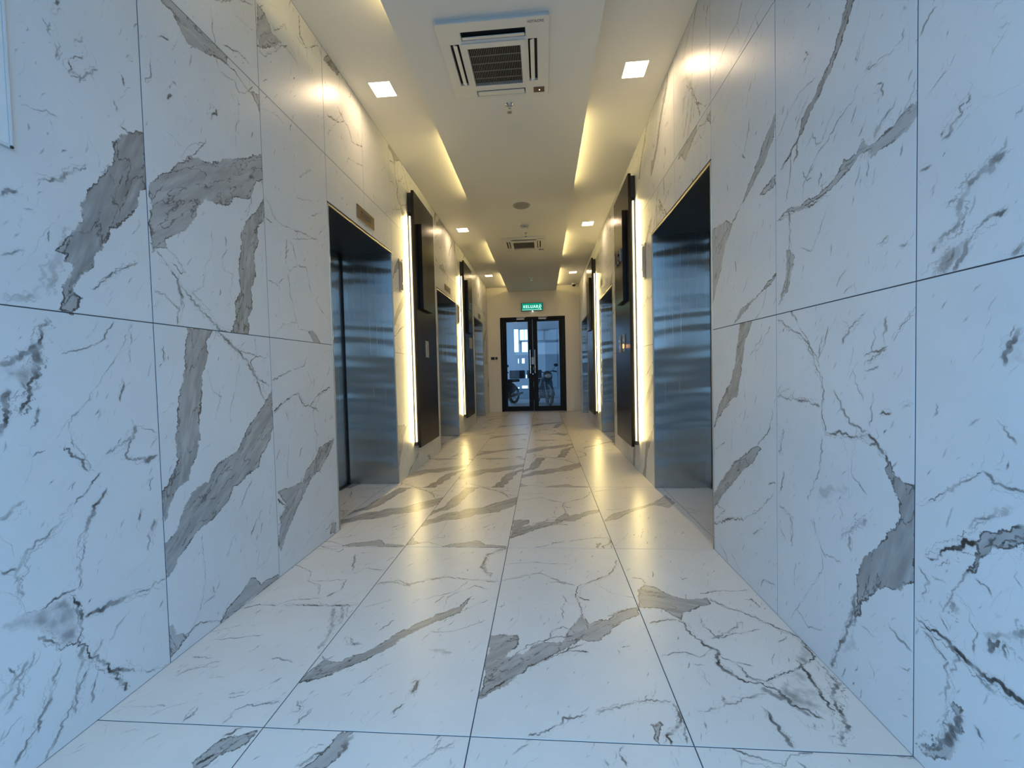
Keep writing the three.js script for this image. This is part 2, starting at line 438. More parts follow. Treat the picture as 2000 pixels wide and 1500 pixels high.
      [6,0.7,[[0,142],[168,230],[327,288]]],
      [4,0.35,[[327,288],[463,379],[581,482]]],
      [5,0.4,[[22,260],[134,265],[20,175]]],
      [5,0.5,[[410,256],[499,319]]],
      [4,0.5,[[536,513],[592,535]]],
      [4,0.35,[[57,73],[130,39],[164,7]]],
      [4,0.35,[[199,70],[294,24]]],
      [5,0.3,[[495,1118],[392,1044]]],
      [5,0.35,[[348,807],[333,749]]],
      [4,0.3,[[445,1056],[564,1161]]],
      [4,0.3,[[336,990],[349,849]]],
      [4,0.5,[[125,771],[195,823]]],
      [4,0.4,[[28,562],[140,615]]],
      [4,0.3,[[226,736],[207,581]]],
      [4,0.4,[[485,86],[589,115]]],
      [5,0.5,[[400,578],[427,557]]]],
  },
  r2_top: {
    b: [],
    v: [[4,0.55,[[348,222],[303,167],[207,158],[72,121],[12,91]]],
      [4,0.45,[[523,68],[449,56],[367,22],[301,20]]],
      [3,0.4,[[449,75],[486,-23]]],
      [3,0.35,[[160,388],[76,320]]],
      [3,0.4,[[303,167],[324,76]]],
      [3,0.4,[[-20,26],[72,110]]]],
  },
  f_a: {
    b: [],
    v: [[4,0.6,[[94,569],[148,598],[231,600],[271,638],[398,660]]],
      [4,0.5,[[81,971],[213,899],[255,808],[332,768],[377,669]]],
      [5,0.5,[[267,809],[348,811],[435,825],[459,730],[414,670]]],
      [4,0.45,[[86,1200],[201,1156],[226,1187],[329,1205],[582,1194]]],
      [6,0.4,[[344,1114],[408,954],[425,905]]],
      [5,0.5,[[443,882],[487,943],[582,921]]],
      [7,0.6,[[252,601],[464,599],[593,612]]],
      [16,0.25,[[498,583],[560,459],[584,363],[579,325]]],
      [3,0.5,[[87,405],[179,460]]],
      [3,0.45,[[137,358],[312,399]]],
      [6,0.45,[[157,171],[180,209],[263,252]]],
      [7,0.5,[[508,155],[529,188]]],
      [8,0.4,[[405,109],[455,125]]],
      [7,0.6,[[350,58],[351,9]]],
      [7,0.35,[[468,6],[471,55],[494,73],[589,86]]],
      [4,0.25,[[89,46],[245,57]]],
      [4,0.5,[[133,270],[215,268]]],
      [4,0.5,[[253,213],[268,235]]],
      [4,0.4,[[276,176],[332,179]]],
      [5,0.5,[[249,501],[260,506]]],
      [5,0.3,[[96,1169],[243,1127],[248,1172]]],
      [12,0.3,[[535,602],[573,489]]],
      [5,0.35,[[371,1115],[471,1132]]],
      [5,0.3,[[430,271],[529,263]]],
      [5,0.4,[[316,296],[345,341]]]],
  },
  f_b: {
    b: [[0.5,[[2,164],[3,212],[20,267],[94,270],[144,307],[200,359],[236,426],[304,501],[365,558],[434,602],[486,701],[451,569],[361,503],[290,428],[227,335],[157,261],[80,204]]]],
    v: [[6,0.6,[[3,289],[25,273],[47,280]]],
      [4,0.6,[[398,505],[473,603],[564,667]]],
      [4,0.5,[[358,445],[414,440],[457,449],[573,526]]],
      [7,0.5,[[9,797],[92,821],[170,791],[247,836],[333,861],[439,842],[598,825]]],
      [4,0.4,[[224,629],[300,686],[396,727],[441,831]]],
      [4,0.4,[[446,748],[482,790],[542,751]]],
      [6,0.65,[[53,406],[96,354],[116,368]]],
      [5,0.5,[[61,353],[127,362]]],
      [14,0.4,[[592,1206],[493,1102],[488,971],[536,878]]],
      [5,0.35,[[129,662],[25,588]]],
      [9,0.45,[[397,198],[386,140]]],
      [6,0.4,[[376,104],[356,61]]],
      [6,0.4,[[198,174],[236,211]]],
      [6,0.5,[[42,97],[66,64],[52,47]]],
      [6,0.5,[[107,74],[90,9]]],
      [4,0.4,[[165,116],[191,140]]],
      [6,0.4,[[373,177],[403,203]]],
      [4,0.4,[[383,567],[373,688],[435,748]]],
      [4,0.4,[[158,437],[195,513]]],
      [12,0.2,[[396,342],[474,333]]],
      [4,0.5,[[268,53],[276,51]]],
      [5,0.5,[[15,522],[34,514]]],
      [7,0.4,[[3,786],[100,800],[177,770]]],
      [4,0.4,[[243,1029],[321,1071]]],
      [5,0.4,[[223,205],[250,254]]]],
  },
  f_c: {
    b: [[0.45,[[-2,127],[12,173],[9,238],[3,303],[0,427],[107,438],[110,379],[84,341],[65,317],[130,331],[161,381],[203,395],[262,398],[358,427],[304,387],[252,348],[195,299],[148,265],[112,232],[92,191],[44,161],[28,138]]], [0.4,[[331,524],[359,571],[384,511],[424,543],[461,544],[506,592],[601,635],[589,579],[525,546],[458,472],[407,416],[365,415],[332,426],[271,398]]], [0.35,[[508,58],[533,67],[518,37],[508,2],[500,15]]]],
    v: [[6,0.7,[[8,259],[79,251],[112,222]]],
      [5,0.6,[[11,292],[74,306]]],
      [6,0.6,[[7,212],[68,210]]],
      [5,0.7,[[220,422],[239,463],[275,486],[310,473],[326,453]]],
      [7,0.6,[[619,637],[517,600],[463,559]]],
      [6,0.8,[[362,556],[345,688],[364,794],[434,848],[505,893],[566,988],[591,1064]]],
      [6,0.6,[[403,676],[356,707]]],
      [5,0.4,[[286,723],[304,669],[281,617],[282,537]]],
      [6,0.5,[[-15,824],[114,883],[182,919],[249,864],[291,823],[354,804]]],
      [6,0.5,[[226,831],[313,823]]],
      [4,0.35,[[1,999],[132,1027],[335,1007]]],
      [4,0.5,[[128,217],[130,238]]],
      [5,0.55,[[362,352],[301,356],[251,325]]],
      [5,0.45,[[158,9],[215,29],[261,62],[323,88]]],
      [6,0.45,[[350,97],[421,121],[493,141],[588,141]]],
      [9,0.65,[[588,141],[595,101],[588,62],[539,24],[538,0]]],
      [7,0.5,[[599,93],[584,6]]],
      [3,0.35,[[562,222],[535,148]]],
      [4,0.5,[[8,616],[41,634]]],
      [6,0.6,[[362,556],[379,469],[332,426]]],
      [4,0.3,[[185,534],[194,573]]],
      [3,0.4,[[442,827],[504,749],[604,697]]],
      [4,0.35,[[477,387],[520,395]]],
      [6,0.4,[[466,369],[465,345]]],
      [5,0.6,[[75,294],[144,380],[238,423],[325,439]]],
      [5,0.65,[[16,150],[104,231],[195,299],[364,408]]]],
  },
  f_d: {
    b: [[0.42,[[36,773],[72,813],[116,785],[167,720],[218,695],[312,716],[304,672],[235,636],[167,601],[147,554],[125,584],[93,631],[2,636]]], [0.2,[[317,200],[365,249],[417,291],[447,293],[435,205],[427,153],[450,130],[413,113],[385,127],[332,157]]], [0.25,[[523,419],[533,361],[497,326],[452,314],[457,347]]]],
    v: [[5,0.5,[[24,886],[66,876],[74,824]]],
      [5,0.5,[[293,743],[364,773],[445,776],[520,787]]],
      [7,0.65,[[318,707],[360,648],[410,618],[456,565],[494,509],[534,464],[540,384]]],
      [9,0.6,[[143,554],[153,483],[183,406],[209,371],[185,313],[215,262],[237,234],[292,232],[324,201],[334,149],[369,122],[386,100]]],
      [4,0.6,[[207,347],[254,316],[302,307]]],
      [6,0.6,[[254,316],[254,254],[309,237],[354,268],[425,292]]],
      [7,0.65,[[457,347],[453,303],[452,243],[442,197],[440,154],[450,130]]],
      [5,0.6,[[523,419],[533,361],[460,314],[396,280]]],
      [10,0.6,[[527,317],[522,256],[530,237],[471,189],[449,138],[436,84],[405,40],[375,22]]],
      [6,0.3,[[41,103],[100,122],[180,155],[284,190]]],
      [7,0.5,[[247,145],[248,97],[250,46],[253,6]]],
      [9,0.4,[[347,87],[348,68]]],
      [7,0.4,[[51,80],[48,54]]],
      [8,0.35,[[142,174],[140,140]]],
      [5,0.4,[[232,603],[216,513],[248,446],[327,476],[426,507]]],
      [6,0.5,[[17,520],[79,552],[134,554]]],
      [4,0.4,[[-6,339],[81,365],[144,345],[211,395]]],
      [4,0.4,[[460,703],[493,713],[496,645]]],
      [7,0.4,[[215,445],[316,489],[376,562]]],
      [5,0.6,[[275,893],[253,860]]],
      [4,0.35,[[127,300],[122,210]]],
      [4,0.5,[[137,62],[140,60]]],
      [4,0.4,[[106,305],[143,301]]],
      [6,0.4,[[14,942],[38,978]]],
      [4,0.35,[[505,469],[450,429]]],
      [14,0.3,[[273,207],[331,166],[362,110]]]],
  },
  f_e: {
    b: [[0.35,[[485,1082],[492,1115],[508,1149],[540,1169],[585,1182],[585,1146],[549,1124],[533,1097],[517,1072]]]],
    v: [[4,0.4,[[197,1163],[249,1181]]],
      [9,0.6,[[500,1077],[522,1110],[546,1144],[590,1175]]],
      [4,0.3,[[115,1076],[145,1118]]],
      [5,0.5,[[503,1163],[526,1186],[540,1195]]]],
  },
  f_f: {
    b: [[0.4,[[187,1085],[205,1117],[218,1151],[235,1194],[267,1197],[259,1160],[260,1120],[240,1088]]]],
    v: [[10,0.6,[[165,1090],[193,1117],[222,1144]]],
      [4,0.35,[[496,1158],[525,1194]]],
      [6,0.4,[[564,1135],[560,1114]]],
      [5,0.7,[[443,1137],[448,1130]]],
      [8,0.3,[[463,1106],[560,1181]]],
      [7,0.4,[[260,1120],[265,1188]]]],
  },
  f_g: {
    b: [],
    v: [[7,0.4,[[319,1163],[315,1153]]],
      [6,0.4,[[359,1152],[364,1128]]],
      [4,0.7,[[390,1176],[388,1151]]],
      [5,0.4,[[400,1170],[404,1133]]],
      [5,0.35,[[535,1190],[541,1137]]],
      [4,0.3,[[152,1194],[171,1199]]],
      [5,0.4,[[730,1233],[688,1154]]]],
  },
  f_h: {
    b: [[0.35,[[0,408],[80,550],[208,634],[421,791],[561,965],[576,791],[505,678],[408,745],[214,592],[90,453]]]],
    v: [[4,0.4,[[36,633],[170,655]]],
      [5,0.5,[[19,1077],[178,1133],[358,1191]]],
      [6,0.6,[[235,914],[249,904]]],
      [5,0.35,[[219,263],[177,139]]],
      [4,0.3,[[3,24],[125,229]]]],
  },
};
const PW = 640, PH = 1280, PX = PW / 600;
function makePrint(name, marks, sd) {
  seed = sd * 7919 + 13;
  const D = new Float32Array(PW * PH), ox = between(0, 500), oy = between(0, 500);
  const put = (i, v) => { if (v > D[i]) D[i] = v; else D[i] += (1 - D[i]) * v * 0.15; };
  const stroke = (w, dark, path, jitter) => {
    const p = path.map(([a, b]) => [a * PX, b * PX]); let s0 = between(0, 400), t = 0; const so = between(0, 500);
    let last = null;
    for (let k = 0; k + 1 < p.length; k++) {
      const [ax, ay] = p[k], [bx, by] = p[k + 1], len = Math.hypot(bx - ax, by - ay) || 1, n = Math.max(1, Math.round(len / 3)), nx = -(by - ay) / len, ny = (bx - ax) / len;
      for (let q = 0; q <= n; q++) {
        const f = q / n; t += len / n;
        const j = (samp(NOISE_A, s0 + t * 1.3, so) - 0.5) * jitter * 3.0 + (samp(NOISE_C, s0 + t * 1.1, so + 70) - 0.5) * jitter * 2.6;
        const end = (k === 0 ? Math.min(1, (f * len + 3) / 14) : 1) * (k + 2 === p.length ? Math.min(1, ((1 - f) * len + 3) / 14) : 1);
        const cx = ax + (bx - ax) * f + nx * j, cy = ay + (by - ay) * f + ny * j;
        const wob = samp(NOISE_B, s0 + t * 0.9, so + 33), r = Math.max(0.75, w * PX * 0.5 * (0.3 + 1.25 * wob * wob * 2) * (0.35 + 0.65 * end)), str = dark * Math.min(1.15, Math.max(0.12, 2.6 * samp(NOISE_B, s0 + t * 1.7, so + 9) - 0.55)) * end;
        const R = Math.ceil(r * 2.2 + 1), x0 = Math.max(0, Math.floor(cx - R)), x1 = Math.min(PW - 1, Math.ceil(cx + R)), y0 = Math.max(0, Math.floor(cy - R)), y1 = Math.min(PH - 1, Math.ceil(cy + R));
        for (let y = y0; y <= y1; y++) for (let x = x0; x <= x1; x++) {
          const g = samp(NOISE_C, x * 2.1 + ox, y * 2.1 + oy), d = Math.hypot(x - cx, y - cy) / r, e = d + (g - 0.5) * 1.1;
          const v = e < 0.7 ? 1 : e < 1.15 ? (1.15 - e) / 0.45 : 0, halo = Math.max(0, 1 - d / 2.2) * 0.22;
          const q2 = Math.max(v * (0.6 + 0.7 * g), halo) * str; if (q2 > D[y * PW + x]) D[y * PW + x] = q2;
        }
        last = [cx, cy];
      }
    }
    return last;
  };
  // faint flecks that run up to the right all over the print
  for (let k = 0; k < 210; k++) {
    const x = between(0, 600), y = between(0, 1200), a = between(0.85, 1.35), l = between(6, 34) * (rnd() < 0.2 ? 2.2 : 1), b = between(-0.2, 0.2);
    stroke(between(1.5, 4.5), between(0.08, 0.42) * (rnd() < 0.3 ? 1.5 : 0.8), [[x, y], [x + l * 0.5 * Math.cos(a), y + l * 0.5 * Math.sin(a)], [x + l * Math.cos(a + b), y + l * Math.sin(a + b)]], 2);
  }
  for (let k = 0; k < 7; k++) { // hairlines
    let x = between(0, 600), y = between(0, 1200), a = between(0.5, 1.5); const path = [[x, y]];
    for (let q = 0; q < 5; q++) { a += between(-0.5, 0.5); x += 38 * Math.cos(a); y += 38 * Math.sin(a); path.push([x, y]); }
    stroke(1.6, between(0.12, 0.28), path, 4);
  }
  for (const [g, outline] of marks.b) {
    const P = outline.map(([a, b]) => [a * PX, b * PX]); let x0 = 1e9, x1 = -1e9, y0 = 1e9, y1 = -1e9, mx = 0, my = 0;
    for (const [a, b] of P) { x0 = Math.min(x0, a); x1 = Math.max(x1, a); y0 = Math.min(y0, b); y1 = Math.max(y1, b); mx += a / P.length; my += b / P.length; }
    let sxx = 0, syy = 0, sxy = 0; for (const [a, b] of P) { sxx += (a - mx) ** 2; syy += (b - my) ** 2; sxy += (a - mx) * (b - my); }
    const th = 0.5 * Math.atan2(2 * sxy, sxx - syy), ct = Math.cos(th), st = Math.sin(th);
    x0 = Math.max(0, Math.floor(x0 - 12)); y0 = Math.max(0, Math.floor(y0 - 12)); x1 = Math.min(PW - 1, Math.ceil(x1 + 12)); y1 = Math.min(PH - 1, Math.ceil(y1 + 12));
    const ph = between(0, 500);
    for (let y = y0; y <= y1; y++) for (let x = x0; x <= x1; x++) {
      const wx = x + (samp(NOISE_A, x * 1.6 + ox, y * 1.6 + oy) - 0.5) * 26 + (samp(NOISE_C, x * 2 + oy, y * 2 + ox) - 0.5) * 13;
      const wy = y + (samp(NOISE_B, x * 1.6 + oy, y * 1.6 + ox) - 0.5) * 26 + (samp(NOISE_C, x * 2 + 90, y * 2 + ph) - 0.5) * 13;
      let best = 1e9, inside = false;
      for (let i = 0, j = P.length - 1; i < P.length; j = i++) {
        const [ax, ay] = P[j], [bx, by] = P[i];
        if ((ay > wy) !== (by > wy) && wx < (bx - ax) * (wy - ay) / (by - ay) + ax) inside = !inside;
        const ex = bx - ax, ey = by - ay, tt = Math.max(0, Math.min(1, ((wx - ax) * ex + (wy - ay) * ey) / (ex * ex + ey * ey || 1))), dx = wx - ax - tt * ex, dy = wy - ay - tt * ey, dd = dx * dx + dy * dy;
        if (dd < best) best = dd;
      }
      const dist = Math.sqrt(best), along = (x - mx) * ct + (y - my) * st, across = -(x - mx) * st + (y - my) * ct;
      const streak = samp(NOISE_A, along * 0.5 + ph, across * 2.6 + ph), line = samp(NOISE_B, along * 0.42 + ph * 2, across * 1.5 + oy + (streak - 0.5) * 30), gate = samp(NOISE_A, x * 0.8 + ph, y * 0.8 + 40);
      let v = 0;
      if (g < 0.26) { if (inside) v = g * Math.max(0.1, Math.min(1.3, (samp(NOISE_A, x * 1.3 + ph, y * 1.3) - 0.32) * 4)) * Math.min(1, dist / 22) * (0.5 + gate); }
      else if (inside) {
        v = g * (0.22 + 0.7 * streak) * Math.min(1, 0.55 + dist / 5);
        const ridge = Math.abs(line - 0.5); if (ridge < 0.02) v += 0.34 * (1 - ridge / 0.02) * (gate > 0.42 ? 1 : 0.35);
      }
      const ew = 1.5 + 4.2 * Math.max(0, gate - 0.35);
      if (g >= 0.26 && dist < ew * 1.5) v = Math.max(v, (0.42 + 0.45 * g) * Math.max(0, Math.min(1, (1.5 * ew - dist) / ew)) * Math.min(1, Math.max(0.2, (gate - 0.33) * 5)));
      if (v > D[y * PW + x]) D[y * PW + x] = v;
    }
  }
  for (const [w, d, path] of marks.v) {
    stroke(w, d * 1.05, path, Math.min(9, 2.5 + w * 0.9));
    for (let k = 0; k < (w > 5 ? 3 : 1); k++) { const a = between(-1.6, 1.6) * w, c = between(-1.6, 1.6) * w; stroke(Math.max(1.4, w * 0.3), d * between(0.45, 0.9), path.map(([x, y]) => [x + a + between(-3, 3), y + c + between(-3, 3)]), 5 + w); }
    for (let k = 0; k < path.length; k++) if (rnd() < 0.45) { // side twigs
      const [x, y] = path[k], a = between(0.3, 1.9) + (rnd() < 0.4 ? Math.PI : 0), l = between(14, 50); stroke(1.6, d * between(0.3, 0.7), [[x, y], [x + l * 0.5 * Math.cos(a), y + l * 0.5 * Math.sin(a)], [x + l * Math.cos(a + 0.4), y + l * Math.sin(a + 0.4)]], 5);
    }
  }
  return texture(PW, PH, (x, y) => {
    const cloud = (samp(NOISE_A, x * 0.35 + oy, y * 0.35 + ox) - 0.5) * 0.05, d = Math.min(0.8, D[y * PW + x]), k = 1 - d + cloud * (1 - d), warm = d * 6;
    return [Math.min(255, 209 * k + warm * 0.6), Math.min(255, 209 * k + warm * 0.2), Math.min(255, 207 * k)];
  });
}
const tileMats = {};
{
  let n = 1;
  for (const name of Object.keys(MARKS)) tileMats[name] = phys({ map: makePrint(name, MARKS[name], n++), roughness: 0.36, specularIntensity: 0.9, color: rgb(0.975, 0.99, 1) });
}
const floorMats = {};
for (const name of Object.keys(MARKS)) floorMats[name] = phys({ map: tileMats[name].map, roughness: 0.32, specularIntensity: 0.6, color: rgb(1, 0.94, 0.865) }); // same prints for the floor, tinted warmer than on the walls
const ANY = ['l0_lower', 'l1_upper', 'l2_lower', 'l2_upper', 'r1_upper', 'r1_lower', 'r2_upper', 'r2_lower', 'f_a', 'f_b', 'f_d', 'f_h', 'f_g', 'r0_upper'];
const tileCache = new Map();
function tileGeo(w, h, u0, v0, turned) { // front at z = 0 with a fine arris, 8 mm thick; uv in tile metres
  const key = [w, h, u0, v0].map((a) => a.toFixed(3)).join() + turned; if (tileCache.has(key)) return tileCache.get(key);
  const c = 0.0005, t = 0.008, ring = (x0, x1, y0, y1, z) => [[x0, y0, z], [x1, y0, z], [x1, y1, z], [x0, y1, z]];
  const A = ring(c, w - c, c, h - c, 0), B = ring(0, w, 0, h, -c), K = ring(0, w, 0, h, -t), pos = [], uv = [];
  const quad = (...q) => { for (const i of [0, 1, 2, 0, 2, 3]) { const p = q[i]; pos.push(...p); let u = (p[0] + u0) / TW, v = (p[1] + v0) / TH; if (turned) { u = 1 - u; v = 1 - v; } uv.push(u, v); } };
  quad(...A);
  for (let i = 0; i < 4; i++) { const j = (i + 1) % 4; quad(A[j], A[i], B[i], B[j]); quad(B[j], B[i], K[i], K[j]); }
  const g = new THREE.BufferGeometry(); g.setAttribute('position', new THREE.Float32BufferAttribute(pos, 3)); g.setAttribute('uv', new THREE.Float32BufferAttribute(uv, 2)); g.computeVertexNormals();
  tileCache.set(key, g); return g;
}

// ---------------------------------------------------------------- plain materials
const grout = std({ color: rgb(0.07, 0.07, 0.075), roughness: 0.95 });
const grain = texture(256, 256, (x, y) => { const v = 120 + 120 * (samp(NOISE_C, x * 2, y * 2) - 0.5); return [v, v, v]; }, false);
const paint = std({ color: rgb(0.66, 0.65, 0.62), roughness: 0.82, bumpMap: grain, bumpScale: 0.0004 });
const wallPaint = std({ color: rgb(0.80, 0.75, 0.65), roughness: 0.75, bumpMap: grain, bumpScale: 0.0004 });
const ripple = (() => { // slow dents of thin sheet steel, long across and short upwards
  const w = 64, h = 256, d = new Float32Array(w * h * 4);
  for (let y = 0; y < h; y++) for (let x = 0; x < w; x++) { const u = x / w * Math.PI * 2, v = y / h * Math.PI * 2, i = (y * w + x) * 4;
    const q = 0.5 + 0.18 * Math.sin(6 * v + 0.9 * Math.sin(u)) + 0.13 * Math.sin(11 * v + 1.3 * Math.sin(u + 1) + 2 * Math.sin(3 * v)) + 0.04 * Math.sin(21 * v + 0.8 * Math.sin(u + 2.2)) + 0.07 * Math.sin(4 * v + 2 * u);
    d[i] = d[i + 1] = d[i + 2] = q; d[i + 3] = 1; }
  const t = new THREE.DataTexture(d, w, h, THREE.RGBAFormat, THREE.FloatType); t.wrapS = t.wrapT = THREE.RepeatWrapping; t.magFilter = THREE.LinearFilter; t.needsUpdate = true; return t;
})();
const brushed = texture(512, 64, (x, y) => { const v = 255 * (0.62 + 0.12 * (samp(NOISE_C, x * 31, y * 0.3) - 0.5)); return [v, v, v]; }, false);
const steel = phys({ color: rgb(0.49, 0.51, 0.50), metalness: 1, roughness: 0.42, roughnessMap: brushed, bumpMap: ripple, bumpScale: 0.0065, anisotropy: 1 });
const steelDoor = steel;
const trimSteel = std({ color: rgb(0.42, 0.37, 0.30), metalness: 1, roughness: 0.28 });
const bronze = std({ color: rgb(0.24, 0.19, 0.12), metalness: 0.9, roughness: 0.38 });
const chrome = std({ color: rgb(0.72, 0.72, 0.72), metalness: 1, roughness: 0.16 });
const darkSoffit = std({ color: rgb(0.08, 0.083, 0.086), metalness: 1, roughness: 0.45 }); // one even dark metal tone, darker than the jamb steel
const black = std({ color: rgb(0.010, 0.010, 0.011), roughness: 0.6 });
const panelBlack = phys({ color: rgb(0.008, 0.007, 0.006), roughness: 0.26, specularIntensity: 0.38 });
const doorBlack = phys({ color: rgb(0.006, 0.006, 0.0065), roughness: 0.45, specularIntensity: 0.35 });
const whitePlastic = std({ color: rgb(0.62, 0.61, 0.57), roughness: 0.5 });
const acWhite = whitePlastic;
const darkHole = std({ color: rgb(0.008, 0.008, 0.008), roughness: 0.9 });
const glass = phys({ color: 0xffffff, transmission: 1, thickness: 0, roughness: 0.01, ior: 1.5 });
const concrete = std({ color: rgb(0.30, 0.31, 0.32), roughness: 0.85, bumpMap: grain, bumpScale: 0.001 });
const parkWall = std({ color: rgb(0.60, 0.64, 0.68), roughness: 0.8 });
const rubber = std({ color: rgb(0.01, 0.01, 0.01), roughness: 0.8 });
const bikePaint = phys({ color: rgb(0.012, 0.012, 0.016), roughness: 0.4 });
const bikeMetal = std({ color: rgb(0.12, 0.12, 0.13), metalness: 1, roughness: 0.35 });
const lampGlow = std({ color: 0x000000, emissive: LAMP_WARM.clone().lerp(rgb(1, 1, 1), 0.5), emissiveIntensity: 6 });
const ledGlow = std({ color: 0x000000, emissive: LED_WARM.clone().lerp(rgb(1, 1, 1), 0.25), emissiveIntensity: 3 });

// ---------------------------------------------------------------- floor
const floor = structure('floor', 'floor of large white marble-look tiles with grey veins', 'floor');
part(floor, 'grout_bed', box(-2.2, 1.75, -0.2, -0.0014, -10.3, Z_IN + 0.3), grout);
{
  const laid = { '-1,0': 'f_a', '0,0': 'f_b', '1,0': 'f_c', '2,0': 'f_d', '-1,-1': 'f_e', '0,-1': 'f_f', '1,-1': 'f_g', '2,-1': 'f_a', '-1,1': 'l1_lower', '0,1': 'l1_lower', '1,1': 'f_c', '2,1': 'f_h', '-1,2': 'l1_upper', '0,2': 'l1_upper', '1,2': 'l1_lower', '2,2': 'f_g', '1,3': 'l1_upper', '3,1': 'l2_upper', '-2,1': 'f_a' };
  seed = 41;
  for (let j = -2; j <= 7; j++) for (let i = -2; i <= 3; i++) {
    const pick = laid[i + ',' + j], turned = !pick && rnd() < 0.4, name = pick ?? ANY[Math.floor(rnd() * ANY.length)];
    const z0 = FLOOR_Z - TH * j - 0.0017, z1 = Math.max(FLOOR_Z - TH * (j + 1) + 0.0017, -10.3), len = z0 - z1; if (len < 0.05) continue;
    const m = part(floor, 'floor_tile', tileGeo(TW - 0.0034, len, 0.0017, 0.0017, turned), floorMats[name]);
    m.rotation.x = -Math.PI / 2; m.position.set(FLOOR_X + TW * i + 0.0017, 0, z0);
  }
}

// ---------------------------------------------------------------- side walls
function sideWall(name, label, sign, lifts, zJoint, known) {
  const X = sign < 0 ? XL : XR, Z0 = sign < 0 ? Z_IN_L : Z_IN, wall = structure(name, label, 'wall'), out = (a, b, y0, y1, z0, z1) => box(Math.min(X + sign * a, X + sign * b), Math.max(X + sign * a, X + sign * b), y0, y1, z0, z1);
  const edges = [Z0, ...lifts.flat(), Z_END];
  for (let k = 0; k < edges.length; k += 2) part(wall, 'pier', out(0.0014, 0.56, 0, H + 0.2, edges[k + 1], edges[k]), grout);
  for (const [a, b] of lifts) part(wall, 'lintel', out(0.0014, 0.56, HEAD + 0.012, H + 0.2, b, a), grout);
  part(wall, 'shaft_wall', out(0.56, 0.75, -0.2, H + 0.2, Z_END - 0.2, Z0), grout);
  const rows = [[0, 1.2, 0], [1.2, 2.4, 1], [2.4, H, 2]];
  seed = sign < 0 ? 97 : 131;
  // tiles: zn is the edge nearer the entrance, zf the farther one
  const lay = (zn, zf, y0, y1, row, mat, uoff, turned) => {
    const g = 0.0017, w = zn - zf - 2 * g, h = y1 - y0 - 2 * g, m = part(wall, 'wall_tile', tileGeo(w, h, uoff + g, y0 - row * TH + g, turned), mat);
    if (sign < 0) { m.rotation.y = Math.PI / 2; m.position.set(X, y0 + g, zn - g); } else { m.rotation.y = -Math.PI / 2; m.position.set(X, y0 + g, zf + g); }
  };
  const strip = (zn, zf, start, isNear, y0min = 0) => {
    for (let z = start; z > zf + 1e-4; z -= TW) {
      const a = Math.min(z, zn), b = Math.max(z - TW, zf); if (a - b < 0.02) continue;
      const k = Math.round((zJoint - z) / TW) + (sign < 0 ? 1 : 0);
      for (const [ya, y1, row] of rows) {
        const y0 = Math.max(ya, y0min); if (y1 - y0 < 0.01) continue;
        const pick = isNear ? known[k + ',' + row] : null, turned = !pick && rnd() < 0.35, nm = pick ?? ANY[Math.floor(rnd() * ANY.length)];
        const uoff = sign < 0 ? z - a : b - (z - TW);
        lay(a, b, y0, y1, row, tileMats[nm], uoff, turned);
      }
    }
  };
  strip(Z0, lifts[0][0], zJoint + TW * Math.ceil((Z0 - zJoint) / TW), true);
  for (let k = 0; k < lifts.length; k++) {
    const [a, b] = lifts[k], half = (a - b) / 2;
    const s0 = a; for (const za of [s0, s0 - half]) for (const [y0, y1, row] of [[HEAD + 0.012, 2.4, 1], [2.4, H, 2]]) lay(za, za - half, y0, y1, row, tileMats[ANY[Math.floor(rnd() * ANY.length)]], 0, rnd() < 0.5);
    strip(b, k + 1 < lifts.length ? lifts[k + 1][0] : Z_END, b, false);
  }
  return wall;
}
sideWall('wall_left', 'marble-look tiled wall carrying the white notice board', -1, LIFTS_L, WALL_L_Z, { '0,0': 'l0_lower', '0,1': 'l0_upper', '1,0': 'l1_lower', '1,1': 'l1_upper', '2,0': 'l2_lower', '2,1': 'l2_upper', '1,2': 'l1_top', '2,2': 'l2_top', '0,2': 'r0_upper' });
sideWall('wall_right', 'marble-look tiled wall on the dome camera side', 1, LIFTS_R, FLOOR_Z, { '-1,0': 'r0_lower', '-1,1': 'r0_upper', '0,0': 'r1_lower', '0,1': 'r1_upper', '1,0': 'r2_lower', '1,1': 'r2_upper', '1,2': 'r2_top', '0,2': 'l0_upper' });

// ---------------------------------------------------------------- ceiling: flat sides with square lamp holes, a lower panel along the middle
const LAMP_Z = [-2.945, -5.915, -8.78], LAMP_X = [-1.112, 0.683], LAMP_HALF = 0.079;
const ceiling = structure('ceiling', 'painted ceiling with a lower panel along the middle and lit coves', 'ceiling');
function platform(x0, x1, holes) {
  const s = new THREE.Shape([[x0, -Z_IN], [x1, -Z_IN], [x1, -Z_END + 0.15], [x0, -Z_END + 0.15]].map(([a, b]) => new THREE.Vector2(a, b)));
  for (const [hx, hz] of holes) s.holes.push(new THREE.Path([[-1, -1], [-1, 1], [1, 1], [1, -1]].map(([a, b]) => new THREE.Vector2(hx + a * LAMP_HALF, -hz + b * LAMP_HALF))));
  return new THREE.ExtrudeGeometry(s, { depth: 0.12, bevelEnabled: false }).rotateX(-Math.PI / 2).translate(0, H, 0);
}
part(ceiling, 'side_ceiling', platform(XL, SLAB_L + 0.12, LAMP_Z.map((z) => [LAMP_X[0], z])), paint);
part(ceiling, 'side_ceiling', platform(SLAB_R - 0.12, XR, LAMP_Z.map((z) => [LAMP_X[1], z])), paint);
part(ceiling, 'roof_slab', box(-2.1, 1.68, H + 0.2, H + 0.4, Z_END - 0.2, Z_IN), paint);
part(ceiling, 'dropped_panel', [box(SLAB_L, SLAB_R, SLAB_Y, SLAB_Y + 0.03, Z_END, Z_IN), box(SLAB_L + 0.12, SLAB_R - 0.12, SLAB_Y + 0.03, H + 0.12, Z_END, Z_IN)], paint);
